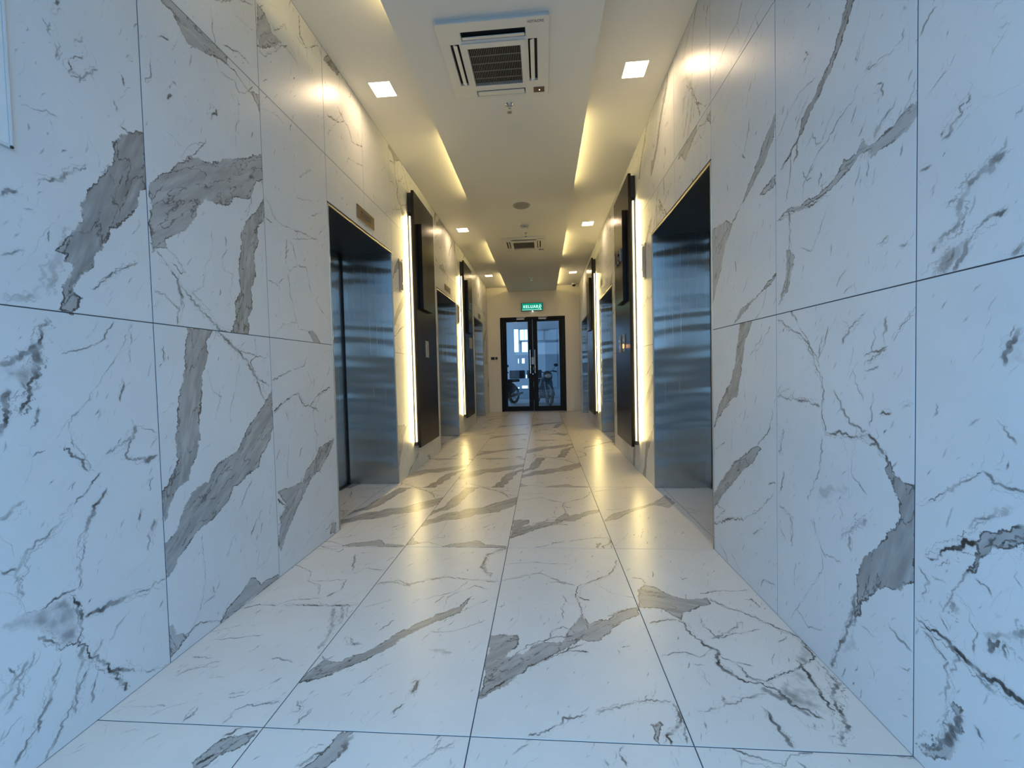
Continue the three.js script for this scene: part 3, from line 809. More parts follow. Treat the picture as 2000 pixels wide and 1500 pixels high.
const COVES = [[-1, -1.05, -2.3], [-1, -3.55, -4.75], [-1, -6.5, -7.65], [-1, -8.6, -9.85], [1, -3.4, -4.6], [1, -6.2, -7.4], [1, -8.4, -9.85]];
for (const [s, a, b] of COVES) {
  const x = s < 0 ? SLAB_L + 0.075 : SLAB_R - 0.075, y = SLAB_Y + 0.045;
  part(ceiling, 'cove_light_tube', cyl(0.008, 0.008, a - b, 10).rotateX(Math.PI / 2).translate(x, y, (a + b) / 2), ledGlow);
  areaLight(ceiling, LED_WARM, COVE_LED, a - b, 0.016, [x + s * 0.011, y + 0.002, (a + b) / 2], [x + s * 0.5, y + 0.22, (a + b) / 2]);
}

// ---------------------------------------------------------------- end wall and what lies behind the glass doors
const DOOR_L = -1.024, DOOR_R = 0.570, DOOR_T = 2.33;
{
  const w = structure('wall_end', 'plain cream wall around the black glass doors', 'wall');
  const s = new THREE.Shape([[XL - 0.7, -0.2], [XR + 0.7, -0.2], [XR + 0.7, H + 0.4], [XL - 0.7, H + 0.4]].map(([a, b]) => new THREE.Vector2(a, b)));
  s.holes.push(new THREE.Path([[DOOR_L, 0], [DOOR_L, DOOR_T], [DOOR_R, DOOR_T], [DOOR_R, 0]].map(([a, b]) => new THREE.Vector2(a, b))));
  part(w, 'plaster', new THREE.ExtrudeGeometry(s, { depth: 0.16, bevelEnabled: false }).translate(0, 0, Z_END - 0.16), wallPaint);
}
{
  const d = structure('door_1', 'black framed double glass doors with steel pull bars', 'door'), z = Z_END - 0.05;
  part(d, 'door_frame', [box(DOOR_L, DOOR_L + 0.05, 0, DOOR_T, z - 0.06, z + 0.055), box(DOOR_R - 0.05, DOOR_R, 0, DOOR_T, z - 0.06, z + 0.055), box(DOOR_L + 0.05, DOOR_R - 0.05, DOOR_T - 0.05, DOOR_T, z - 0.06, z + 0.055)], doorBlack);
  const mid = -0.2275, T = DOOR_T - 0.053;
  for (const [a, b, hx] of [[DOOR_L + 0.053, mid - 0.003, -0.293], [mid + 0.003, DOOR_R - 0.053, -0.183]]) {
    const near = a < -0.5, ga = a + (near ? 0.096 : 0.112), gb = b - (near ? 0.112 : 0.096);
    const leaf = part(d, 'door_leaf', [rbox(a, ga, 0.008, T, z - 0.022, z + 0.022), rbox(gb, b, 0.008, T, z - 0.022, z + 0.022), box(ga, gb, 0.008, 0.127, z - 0.022, z + 0.022), box(ga, gb, 2.218, T, z - 0.022, z + 0.022)], doorBlack);
    part(leaf, 'glass_pane', new THREE.PlaneGeometry(gb - ga, 2.218 - 0.127).translate((ga + gb) / 2, (2.218 + 0.127) / 2, z), glass);
    part(leaf, 'pull_bar', [rod([hx, 0.945, z + 0.075], [hx, 1.52, z + 0.075], 0.0125), rod([hx, 1.02, z + 0.02], [hx, 1.02, z + 0.075], 0.008), rod([hx, 1.445, z + 0.02], [hx, 1.445, z + 0.075], 0.008)], chrome, 'brushed steel pull bar');
    const cx = near ? -0.518 : 0.018;
    part(leaf, 'door_closer', [rbox(cx - 0.095, cx + 0.095, 2.262, 2.3, z + 0.024, z + 0.07), rbox(cx - 0.1, cx + 0.13, 2.312, 2.338, z + 0.05, z + 0.09)], std({ color: rgb(0.5, 0.48, 0.44), metalness: 0.7, roughness: 0.35 }), 'silver door closer');
  }
  part(d, 'lock_plate', [rbox(-0.268, -0.205, 1.16, 1.34, z + 0.022, z + 0.045, 0.006)], std({ color: rgb(0.4, 0.39, 0.38), metalness: 0.6, roughness: 0.4 }), 'grey lock plate');
  part(d, 'key_cylinder', cyl(0.014, 0.014, 0.02).rotateX(Math.PI / 2).translate(-0.24, 0.925, z + 0.03), chrome);
}
{ // parking bay beyond the doors
  const g = structure('floor_parking', 'grey concrete parking floor seen through the glass doors', 'floor');
  part(g, 'concrete', box(-4.2, 4.2, -0.2, -0.012, -15.4, Z_END - 0.25), concrete);
  const w = structure('wall_parking', 'blue-grey parking wall with window openings behind the glass doors', 'wall');
  const zb = -15, s = new THREE.Shape([[-4.2, -0.2], [4.2, -0.2], [4.2, 3.4], [-4.2, 3.4]].map(([a, b]) => new THREE.Vector2(a, b)));
  for (const [x0, x1, y0, y1] of [[-1.025, -0.87, 1.71, 2.545], [-0.805, -0.53, 2.14, 2.525], [-0.74, -0.535, 1.7, 2.07], [-0.9, -0.87, 1.29, 1.46], [-0.755, -0.655, 1.285, 1.47], [-1.02, -0.89, 0.74, 0.9], [-0.77, -0.7, 0.8, 0.92], [-0.62, -0.55, 0.74, 0.86], [-1.02, -0.87, 0.36, 0.4], [-0.77, -0.56, 0.36, 0.46]])
    s.holes.push(new THREE.Path([[x0, y0], [x0, y1], [x1, y1], [x1, y0]].map(([a, b]) => new THREE.Vector2(a, b))));
  part(w, 'plaster', new THREE.ExtrudeGeometry(s, { depth: 0.1, bevelEnabled: false }).translate(0, 0, zb - 0.1), parkWall);
  part(w, 'window_frame', [box(-0.83, -0.81, 1.7, 2.55, zb, zb + 0.03), box(-0.66, -0.645, 2.14, 2.525, zb - 0.06, zb - 0.03), box(-1.04, -0.5, 1.66, 1.7, zb, zb + 0.04)], parkWall);
  part(w, 'skirting', box(-4.2, 4.2, 0, 0.36, zb, zb + 0.05), std({ color: rgb(0.24, 0.3, 0.35), roughness: 0.8 }));
  part(w, 'side_panel', [box(0.1, 0.52, 0.4, 2.5, zb, zb + 0.06), box(0.6, 0.72, 0, 3.2, zb, zb + 0.2), box(-0.16, 0.05, 2.1, 2.5, zb, zb + 0.12)], std({ color: rgb(0.38, 0.45, 0.51), roughness: 0.75 }));
  part(w, 'side_wall', [box(4.2, 4.4, -0.2, 3.4, -15.1, -10.2), box(-4.4, -4.2, -0.2, 0.3, -15.1, -10.2), box(-4.4, -4.2, 3.1, 3.4, -15.1, -10.2), box(-4.2, XL - 0.7, -0.2, 3.4, -10.35, -10.2), box(XR + 0.7, 4.2, -0.2, 3.4, -10.35, -10.2)], parkWall);
  const c = structure('ceiling_parking', 'concrete soffit over the parking bay', 'ceiling');
  part(c, 'soffit', box(-4.4, 4.4, 3.4, 3.55, -15.1, -10.2), concrete);
}

// ---------------------------------------------------------------- lift entrances
// Local axes of everything on a side wall: x to the right as one faces the wall, z out of the wall.
const onWall = (sign, z) => [[sign < 0 ? XL : XR, 0, z], sign < 0 ? Math.PI / 2 : -Math.PI / 2];
function uvBox(g, su = 1, sv = 1) { // uv in metres from the two longest axes, so that brushing keeps its size
  const p = g.attributes.position, n = g.attributes.normal, uv = g.attributes.uv;
  for (let i = 0; i < p.count; i++) { const nx = Math.abs(n.getX(i)), ny = Math.abs(n.getY(i)); if (ny > 0.7) uv.setXY(i, p.getX(i) * su, p.getZ(i) * sv); else if (nx > 0.7) uv.setXY(i, p.getZ(i) * su, p.getY(i) * sv); else uv.setXY(i, p.getX(i) * su, p.getY(i) * sv); }
  return g;
}
let doorCount = 2;
function lift(sign, [zn, zf], label) {
  const [pos, turn] = onWall(sign, (zn + zf) / 2), w = zn - zf, o = structure('door_' + (++doorCount), label, 'elevator'); o.position.set(...pos); o.rotation.y = turn;
  for (const s of [-1, 1]) {
    const a = s * w / 2, j = part(o, 'jamb', uvBox(box(Math.min(a, a - s * 0.02), Math.max(a, a - s * 0.02), 0.002, HEAD, -RECESS, -0.004), 1, 0.5), steel, 'brushed steel jamb with wavy reflections');
    part(j, 'jamb_return', uvBox(box(Math.min(a, a - s * 0.045), Math.max(a, a - s * 0.045), 0.002, HEAD, -RECESS - 0.012, -RECESS), 1, 0.5), steelDoor);
    part(o, 'corner_trim', cyl(0.0065, 0.0065, HEAD - 0.002, 12).translate(a - s * 0.006, HEAD / 2 + 0.002, -0.002), trimSteel);
  }
  part(o, 'corner_trim', cyl(0.0065, 0.0065, w - 0.02, 12).rotateZ(Math.PI / 2).translate(0, HEAD - 0.002, -0.002), trimSteel);
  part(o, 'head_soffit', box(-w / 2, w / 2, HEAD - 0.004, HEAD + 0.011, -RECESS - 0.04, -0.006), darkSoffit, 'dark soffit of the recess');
  for (const s of [-1, 1]) part(o, 'sliding_door', uvBox(box(s < 0 ? -w / 2 + 0.03 : 0.002, s < 0 ? -0.002 : w / 2 - 0.03, 0.012, HEAD - 0.01, -RECESS - 0.065, -RECESS - 0.035), 1, 0.5), steelDoor, 'dull brushed steel lift door');
  part(o, 'door_surround', [box(-w / 2, w / 2, 0.0, HEAD, -RECESS - 0.125, -RECESS - 0.1)], black);
  part(o, 'sill', box(-w / 2, w / 2, 0.0005, 0.006, -RECESS - 0.1, -RECESS - 0.012), std({ color: rgb(0.14, 0.13, 0.12), metalness: 0.8, roughness: 0.5 }));
  return o;
}
const liftWords = ['first lift recess from the street entrance', 'middle lift recess', 'lift recess nearest the glass doors'];
LIFTS_L.forEach((e, k) => lift(-1, e, 'brushed steel ' + liftWords[k] + ' on the notice board wall'));
LIFTS_R.forEach((e, k) => lift(1, e, 'brushed steel ' + liftWords[k] + ' on the dome camera wall'));

// hall plates over the lifts and slim lanterns beside them
function hallPlate(sign, z0, z1, y0, y1, label) {
  const [pos, turn] = onWall(sign, (z0 + z1) / 2), w = Math.abs(z0 - z1), o = thing('lift_indicator', label, 'sign', pos, turn, 'indicator plates over the lifts');
  part(o, 'plate', rbox(-w / 2, w / 2, y0, y1, 0.0005, 0.008, 0.002), bronze);
  part(o, 'display_window', box(-w * 0.3, w * 0.3, y0 + (y1 - y0) * 0.25, y1 - (y1 - y0) * 0.25, 0.008, 0.0095), std({ color: rgb(0.11, 0.09, 0.06), roughness: 0.25 }));
}
hallPlate(-1, -2.933, -3.232, 2.162, 2.262, 'bronze plate over the first lift of the notice board wall');
hallPlate(-1, -5.62, -5.96, 2.16, 2.244, 'bronze plate over the middle lift of the notice board wall');
hallPlate(-1, -8.58, -8.88, 2.16, 2.25, 'bronze plate over the notice board wall lift beside the glass doors');
{
  const [pos, turn] = onWall(1, -6.0), o = thing('lift_indicator', 'small pale box over the middle lift of the dome camera wall', 'sign', pos, turn, 'indicator plates over the lifts');
  part(o, 'housing', rbox(-0.11, 0.11, 2.2, 2.305, 0.0005, 0.045, 0.006), whitePlastic);
  part(o, 'display_window', box(-0.08, 0.08, 2.222, 2.283, 0.045, 0.0465), std({ color: rgb(0.3, 0.28, 0.24), roughness: 0.3 }));
}
const acrylic = phys({ color: rgb(0.96, 0.93, 0.88), transmission: 0.85, thickness: 0, roughness: 0.08 });
function lantern(sign, z, label) {
  const [pos, turn] = onWall(sign, z), o = thing('hall_lantern', label, 'lantern', pos, turn, 'slim hall lanterns beside the lifts'), s = sign < 0 ? 1 : -1;
  part(o, 'back_plate', rbox(-0.036, 0.02, 1.785, 2.095, 0.0005, 0.006, 0.002), std({ color: rgb(0.3, 0.25, 0.19), metalness: 0.5, roughness: 0.45 }));
  part(o, 'cover_strip', rbox(s > 0 ? 0.026 : -0.058, s > 0 ? 0.042 : -0.042, 1.81, 2.08, 0.0005, 0.012, 0.002), bronze);
  part(o, 'clear_cover', rbox(-0.03, 0.014, 1.8, 2.07, 0.007, 0.022, 0.003), acrylic, 'clear acrylic cover');
  for (const y of [1.865, 2.085]) part(o, 'stud', new THREE.SphereGeometry(0.008, 12, 8).translate(-0.008, y, 0.024), chrome);
}
lantern(-1, -3.83, 'slim clear lantern beside the first lift of the notice board wall');
lantern(1, -3.68, 'slim clear lantern beside the first lift of the dome camera wall');
lantern(-1, -6.5, 'slim clear lantern beside the middle lift of the notice board wall');

// ---------------------------------------------------------------- black call panels with a light strip along the edge
const font = await new FontLoader().loadAsync('fonts/droid/droid_sans_bold.typeface.json');
function flatText(t, size, depth) { const g = new TextGeometry(t, { font, size, depth, curveSegments: 4, bevelEnabled: false }); g.computeBoundingBox(); const b = g.boundingBox; return g.translate(-(b.min.x + b.max.x) / 2, -(b.min.y + b.max.y) / 2, 0); }
const btnSteel = std({ color: rgb(0.33, 0.32, 0.31), metalness: 0.8, roughness: 0.4 });
function callPanel(sign, zn, zf, label, { text, buttons = [], paper, farStrip }) {
  const zc = (zn + zf) / 2, w = zn - zf, [pos, turn] = onWall(sign, zc), s = sign < 0 ? -1 : 1; // s: side of the street entrance
  const lx = (z) => (sign < 0 ? zc - z : z - zc);
  const o = thing('call_panel', label, 'panel', pos, turn, 'tall black call panels between the lifts');
  part(o, 'board', rbox(-w / 2, w / 2, 0.24, 2.86, 0.043, 0.07, 0.002), panelBlack, 'black board standing off the wall');
  part(o, 'back_frame', [box(-w / 2 + 0.06, w / 2 - 0.06, 0.32, 2.8, 0.0005, 0.043), box(s * (w / 2 - 0.03) - 0.02, s * (w / 2 - 0.03) + 0.02, 2.64, 2.84, 0.0005, 0.043)], black);
  const pa = lx(zn - 0.115), pb = lx(zn - 0.475), x0 = Math.min(pa, pb), x1 = Math.max(pa, pb);
  const pl = part(o, 'raised_plate', rbox(x0, x1, 1.68, 2.56, 0.07, 0.11, 0.002), panelBlack, 'raised black plate');
  if (text) part(pl, 'letters', flatText(text, 0.125, 0.014).translate((x0 + x1) / 2, 2.14, 0.11), std({ color: rgb(0.2, 0.2, 0.2), metalness: 0.9, roughness: 0.3 }), 'dark metal letters reading ' + text);
  for (const [z, bw, lit] of buttons) {
    const c = lx(z), b = part(o, 'call_plate', rbox(c - bw / 2, c + bw / 2, 1.178, 1.358, 0.07, 0.078, 0.003), btnSteel);
    for (const y of [1.235, 1.3]) part(b, 'call_button', cyl(0.017, 0.017, 0.006).rotateX(Math.PI / 2).translate(c, y, 0.08), chrome);
    if (lit) {
      part(b, 'button_light', new THREE.TorusGeometry(0.02, 0.004, 6, 20).translate(c, 1.235, 0.0805), std({ color: 0x000000, emissive: rgb(1, 0.45, 0.12), emissiveIntensity: 3 }), 'orange lit ring');
      const pl2 = new THREE.PointLight(rgb(1, 0.45, 0.12), 0.004); pl2.position.set(c, 1.235, 0.1); o.add(pl2);
    }
  }
  if (paper) { const c = lx(paper[0]); part(o, 'notice_card', box(c - paper[1] / 2, c + paper[1] / 2, paper[2], paper[3], 0.0705, 0.073), std({ color: rgb(0.34, 0.33, 0.3), roughness: 0.6 }), 'pale notice card');
    part(o, 'card_slot', rbox(c - 0.03, c + 0.03, 1.18, 1.33, 0.07, 0.076, 0.002), std({ color: rgb(0.05, 0.06, 0.07), roughness: 0.4 })); }
  for (const e of farStrip ? [s, -s] : [s]) {
    const x = e * (w / 2 - 0.001);
    part(o, 'light_strip', box(x - 0.007, x + 0.007, 0.3, 2.6, 0.018, 0.032), ledGlow, 'glowing warm light strip');
    areaLight(o, LED_WARM, PANEL_LED, 0.014, 2.3, [x + e * 0.009, 1.45, 0.016], [x + e * 0.5, 1.45, -0.3]);
    part(o, 'strip_end', rbox(x - 0.012, x + 0.012, 0.262, 0.298, 0.004, 0.042, 0.002), black);
  }
}
callPanel(-1, -4.09, -4.83, 'tall black call panel with one plate, nearer the street on the notice board wall', { buttons: [[-4.41, 0.11]] });
callPanel(-1, -6.72, -7.46, 'tall black call panel with a pale card on the notice board wall', { text: 'LG1', paper: [-7.2, 0.3, 1.425, 1.615] });
callPanel(1, -4.01, -4.78, 'tall black call panel with two steel plates and dark letters, dome camera wall', { text: 'LG1', buttons: [[-4.5, 0.12], [-4.3, 0.11, true]], farStrip: true });
callPanel(1, -6.92, -7.66, 'tall black call panel without plates, beside the farthest lift of the dome camera wall', {});

// ---------------------------------------------------------------- ceiling lamps
const whereLamp = ['above the first lift', 'above the middle lift', 'nearest the end wall'];
LAMP_X.forEach((x, i) => LAMP_Z.forEach((z, k) => {
  const o = thing('downlight', 'square warm recessed downlight ' + whereLamp[k] + ', ' + (i ? 'dome camera side' : 'notice board side'), 'lamp', [x, H, z], 0, 'square downlights in the side ceilings'), a = LAMP_HALF;
  part(o, 'housing', [box(-a, -a + 0.003, 0, 0.05, -a, a), box(a - 0.003, a, 0, 0.05, -a, a), box(-a + 0.003, a - 0.003, 0, 0.05, -a, -a + 0.003), box(-a + 0.003, a - 0.003, 0, 0.05, a - 0.003, a), box(-a, a, 0.05, 0.06, -a, a)], whitePlastic);
  part(o, 'glowing_lens', box(-a + 0.003, a - 0.003, 0.028, 0.034, -a + 0.003, a - 0.003), lampGlow, 'glowing white lens');
  areaLight(o, LAMP_WARM, DOWNLIGHT, 2 * a - 0.01, 2 * a - 0.01, [0, 0.026, 0], [0.0, -1, 0.0001]);
}));

// ---------------------------------------------------------------- ceiling cassettes, sprinklers, detectors, camera
function cassette(x, z, label) {
  const o = thing('air_conditioner', label, 'air conditioner', [x, SLAB_Y, z], 0, 'ceiling air conditioners'), h = 0.322, t = 0.02;
  // slots [centre x, centre z, half x, half z]; +z is towards the street entrance
  const slots = [[0, 0.222, 0.185, 0.030], [0, -0.262, 0.165, 0.026], [-0.235, 0, 0.026, 0.17], [0.225, 0, 0.026, 0.17]];
  const s = new THREE.Shape(), r = 0.02;
  s.moveTo(-h + r, -h); s.lineTo(h - r, -h); s.quadraticCurveTo(h, -h, h, -h + r); s.lineTo(h, h - r); s.quadraticCurveTo(h, h, h - r, h); s.lineTo(-h + r, h); s.quadraticCurveTo(-h, h, -h, h - r); s.lineTo(-h, -h + r); s.quadraticCurveTo(-h, -h, -h + r, -h);
  const hole = (cx, cz, a, b) => s.holes.push(new THREE.Path([[cx - a, -cz - b], [cx - a, -cz + b], [cx + a, -cz + b], [cx + a, -cz - b]].map(([p, q]) => new THREE.Vector2(p, q))));
  slots.forEach((q) => hole(...q)); hole(-0.005, -0.02, 0.158, 0.158);
  part(o, 'face_panel', new THREE.ExtrudeGeometry(s, { depth: t - 0.006, bevelEnabled: true, bevelThickness: 0.006, bevelSize: 0.004, bevelOffset: -0.004, bevelSegments: 2 }).rotateX(-Math.PI / 2).translate(0, -t + 0.006, 0), acWhite, 'off-white square face panel');
  part(o, 'duct_backing', box(-h + 0.02, h - 0.02, -0.004, -0.001, -h + 0.02, h - 0.02), darkHole);
  part(o, 'grille_frame', [box(-0.195, -0.163, -t - 0.005, -t + 0.002, -0.215, 0.175), box(0.153, 0.185, -t - 0.005, -t + 0.002, -0.215, 0.175), box(-0.163, 0.153, -t - 0.005, -t + 0.002, 0.138, 0.175), box(-0.163, 0.153, -t - 0.005, -t + 0.002, -0.215, -0.178)], acWhite);
  const bars = [];
  for (let k = 0; k < 30; k++) { const bx = -0.163 + 0.316 * (k + 0.5) / 30; bars.push(box(bx - 0.0012, bx + 0.0012, -t - 0.002, -t + 0.008, -0.178, 0.138)); }
  for (let k = 1; k < 5; k++) { const bz = -0.178 + 0.316 * k / 5; bars.push(box(-0.163, 0.153, -t - 0.003, -t + 0.002, bz - 0.0015, bz + 0.0015)); }
  part(o, 'intake_grille', bars, std({ color: rgb(0.2, 0.19, 0.17), roughness: 0.6 }), 'dark intake grille of fine bars');
  const flap = (g, rx, rz, px, py, pz) => { const m = part(o, 'louvre', g, acWhite); m.rotation.set(rx, 0, rz); m.position.set(px, py, pz); };
  flap(rbox(-0.18, 0.18, -0.003, 0.003, -0.014, 0.014, 0.002), 0.35, 0, 0, -t + 0.002, 0.208);
  flap(rbox(-0.16, 0.16, -0.003, 0.003, -0.024, 0.024, 0.002), 0.1, 0, 0, -t + 0.001, -0.262);
  flap(rbox(-0.013, 0.013, -0.003, 0.003, -0.165, 0.165, 0.002), 0, -0.35, -0.232, -t + 0.002, 0);
  flap(rbox(-0.013, 0.013, -0.003, 0.003, -0.165, 0.165, 0.002), 0, 0.35, 0.222, -t + 0.002, 0);
  const rec = part(o, 'receiver_window', rbox(0.222, 0.296, -t - 0.003, -t + 0.004, -0.285, -0.235, 0.002), std({ color: rgb(0.10, 0.065, 0.045), roughness: 0.3 }), 'brown receiver window');
  part(rec, 'power_light', new THREE.SphereGeometry(0.004, 10, 8).translate(0.262, -t - 0.003, -0.26), std({ color: 0x000000, emissive: rgb(1, 0.75, 0.6), emissiveIntensity: 3 }));
  part(o, 'brand_print', flatText('HITACHI', 0.0165, 0.0008).rotateX(Math.PI / 2).translate(0.245, -t - 0.0005, 0.29), std({ color: rgb(0.2, 0.2, 0.21), roughness: 0.6 }));
  return o;
}
cassette(-0.242, -2.6, 'square ceiling air conditioner beside the first sprinkler, nearer the street entrance');
cassette(-0.238, -6.3, 'square ceiling air conditioner behind the smoke detector, nearer the glass doors');
function sprinkler(x, z, label) {
  const o = thing('sprinkler', label, 'sprinkler', [x, SLAB_Y, z], 0, 'pendent sprinklers under the dropped ceiling');
  part(o, 'escutcheon', cyl(0.03, 0.022, 0.006, 20).translate(0, -0.003, 0), chrome);
  part(o, 'body', cyl(0.009, 0.011, 0.022, 12).translate(0, -0.016, 0), chrome);
  part(o, 'frame_arm', [tube([[-0.009, -0.024, 0], [-0.015, -0.036, 0], [-0.003, -0.052, 0]], 0.0022, 8, 6), tube([[0.009, -0.024, 0], [0.015, -0.036, 0], [0.003, -0.052, 0]], 0.0022, 8, 6), rod([0, -0.026, 0], [0, -0.052, 0], 0.002, 6)], chrome);
  const fins = [cyl(0.010, 0.010, 0.002, 14).translate(0, -0.054, 0)];
  for (let k = 0; k < 10; k++) fins.push(box(0.008, 0.021, -0.055, -0.0535, -0.0026, 0.0026).rotateY(k * Math.PI / 5));
  part(o, 'deflector', fins, chrome);
}
sprinkler(-0.2, -3.03, 'small chrome sprinkler beside the air conditioner nearer the street entrance');
sprinkler(-0.197, -5.8, 'small chrome sprinkler between smoke detector and farther air conditioner');
sprinkler(-0.195, -8.6, 'small chrome sprinkler near the end wall');
{
  const a = thing('ceiling_speaker', 'flat round grey ceiling disc before the smoke detector', 'speaker', [-0.206, SLAB_Y, -4.85]);
  part(a, 'rim', new THREE.LatheGeometry([[0.0, -0.004], [0.08, -0.005], [0.088, -0.011], [0.1, -0.006], [0.103, 0]].map(([r, y]) => new THREE.Vector2(r, y)), 36), std({ color: rgb(0.34, 0.32, 0.3), roughness: 0.6 }));
  part(a, 'grille_disc', cyl(0.078, 0.078, 0.004, 32).translate(0, -0.006, 0), std({ color: rgb(0.26, 0.25, 0.24), roughness: 0.7 }));
  const b = thing('smoke_detector', 'round white smoke detector before the farther air conditioner', 'smoke detector', [-0.198, SLAB_Y, -5.52]);
  part(b, 'base', cyl(0.062, 0.058, 0.018, 28).translate(0, -0.009, 0), whitePlastic);
  part(b, 'sensing_chamber', [cyl(0.045, 0.04, 0.014, 24).translate(0, -0.037, 0), ...[0, 1, 2, 3, 4, 5].map((k) => box(0.03, 0.042, -0.032, -0.018, -0.005, 0.005).rotateY(k * Math.PI / 3))], whitePlastic);
  part(b, 'mesh_ring', cyl(0.03, 0.03, 0.014, 20).translate(0, -0.025, 0), darkHole);
  const c = thing('security_camera', 'small white dome camera at the ceiling corner by the end wall', 'camera', [0.79, H, -9.9]);
  part(c, 'base', cyl(0.062, 0.055, 0.03, 28).translate(0, -0.015, 0), whitePlastic);
  part(c, 'dome', new THREE.SphereGeometry(0.045, 24, 12, 0, Math.PI * 2, Math.PI / 2, Math.PI / 2).translate(0, -0.03, 0), phys({ color: rgb(0.01, 0.01, 0.012), roughness: 0.08 }), 'black dome');
}

// ---------------------------------------------------------------- end wall fittings
{
  const o = thing('exit_sign', 'green lit exit sign above the black glass doors', 'sign', [-0.225, 2.565, Z_END]);
  part(o, 'housing', rbox(-0.265, 0.265, -0.095, 0.095, 0.0005, 0.055, 0.008), std({ color: rgb(0.02, 0.07, 0.05), roughness: 0.5 }));
  const c = document.createElement('canvas'); c.width = 512; c.height = 176; const g = c.getContext('2d');
  g.fillStyle = '#00896f'; g.fillRect(0, 0, 512, 176); g.fillStyle = '#c8fff0'; g.font = 'bold 104px sans-serif'; g.textAlign = 'center'; g.textBaseline = 'middle'; g.fillText('KELUAR', 222, 84, 380);
  g.beginPath(); g.arc(458, 42, 12, 0, 7); g.fill(); g.lineWidth = 13; g.lineCap = 'round'; g.lineJoin = 'round'; g.strokeStyle = '#c8fff0';
  for (const l of [[[452, 62], [444, 100]], [[452, 66], [478, 82], [490, 72]], [[448, 68], [426, 84]], [[444, 100], [468, 118], [464, 148]], [[444, 100], [430, 126], [412, 130]]]) { g.beginPath(); l.forEach(([x, y], i) => (i ? g.lineTo(x, y) : g.moveTo(x, y))); g.stroke(); }
  g.fillRect(10, 158, 492, 10);
  const t = new THREE.CanvasTexture(c); t.colorSpace = THREE.SRGBColorSpace;
  part(o, 'lit_face', new THREE.PlaneGeometry(0.5, 0.172).translate(0, 0, 0.0558), std({ color: 0x000000, emissive: 0xffffff, emissiveMap: t, emissiveIntensity: 1.3 }), 'green face with pale letters reading KELUAR');
  areaLight(o, rgb(0.2, 1, 0.8), 0.5, 0.5, 0.17, [0, 0, 0.06], [0, 0, 1]);
  part(o, 'test_lamp', new THREE.SphereGeometry(0.014, 14, 10).translate(0.01, -0.102, 0.035), std({ color: 0x000000, emissive: rgb(0.9, 1, 0.98), emissiveIntensity: 4 }), 'small white lamp');
  const r = thing('access_reader', 'small black access reader on the cream end wall', 'reader', [-1.225, 1.333, Z_END], 0, 'black boxes beside the glass doors');
  part(r, 'body', rbox(-0.043, 0.043, -0.032, 0.032, 0.0005, 0.03, 0.004), black);
  part(r, 'sensor_window', box(-0.025, 0.025, -0.01, 0.018, 0.03, 0.0315), std({ color: rgb(0.03, 0.035, 0.03), roughness: 0.2 }));
  const e = thing('exit_button', 'small dark red exit button box beside the black access reader', 'button', [-1.133, 1.333, Z_END], 0, 'black boxes beside the glass doors');
  part(e, 'body', rbox(-0.026, 0.026, -0.028, 0.028, 0.0005, 0.028, 0.004), std({ color: rgb(0.035, 0.012, 0.01), roughness: 0.5 }));
  part(e, 'push_button', cyl(0.013, 0.013, 0.008).rotateX(Math.PI / 2).translate(0, 0, 0.031), std({ color: rgb(0.06, 0.02, 0.02), roughness: 0.4 }));
  const n = thing('notice_board', 'plain white board hung on the tiled wall', 'board', [XL, 1.6, -0.535], Math.PI / 2);
  part(n, 'board', rbox(-0.415, 0.415, 0.006, 0.9, 0.0005, 0.006, 0.002), std({ color: rgb(0.66, 0.68, 0.68), roughness: 0.6 }));
  part(n, 'edge_trim', [box(-0.421, 0.421, 0, 0.006, 0.0005, 0.0068), box(0.415, 0.421, 0.006, 0.9, 0.0005, 0.0068), box(-0.421, -0.415, 0.006, 0.9, 0.0005, 0.0068)], std({ color: rgb(0.6, 0.62, 0.63), roughness: 0.5 }));
  part(n, 'corner_pin', new THREE.SphereGeometry(0.004, 8, 6).translate(0.418, 0.002, 0.0068), black);
}

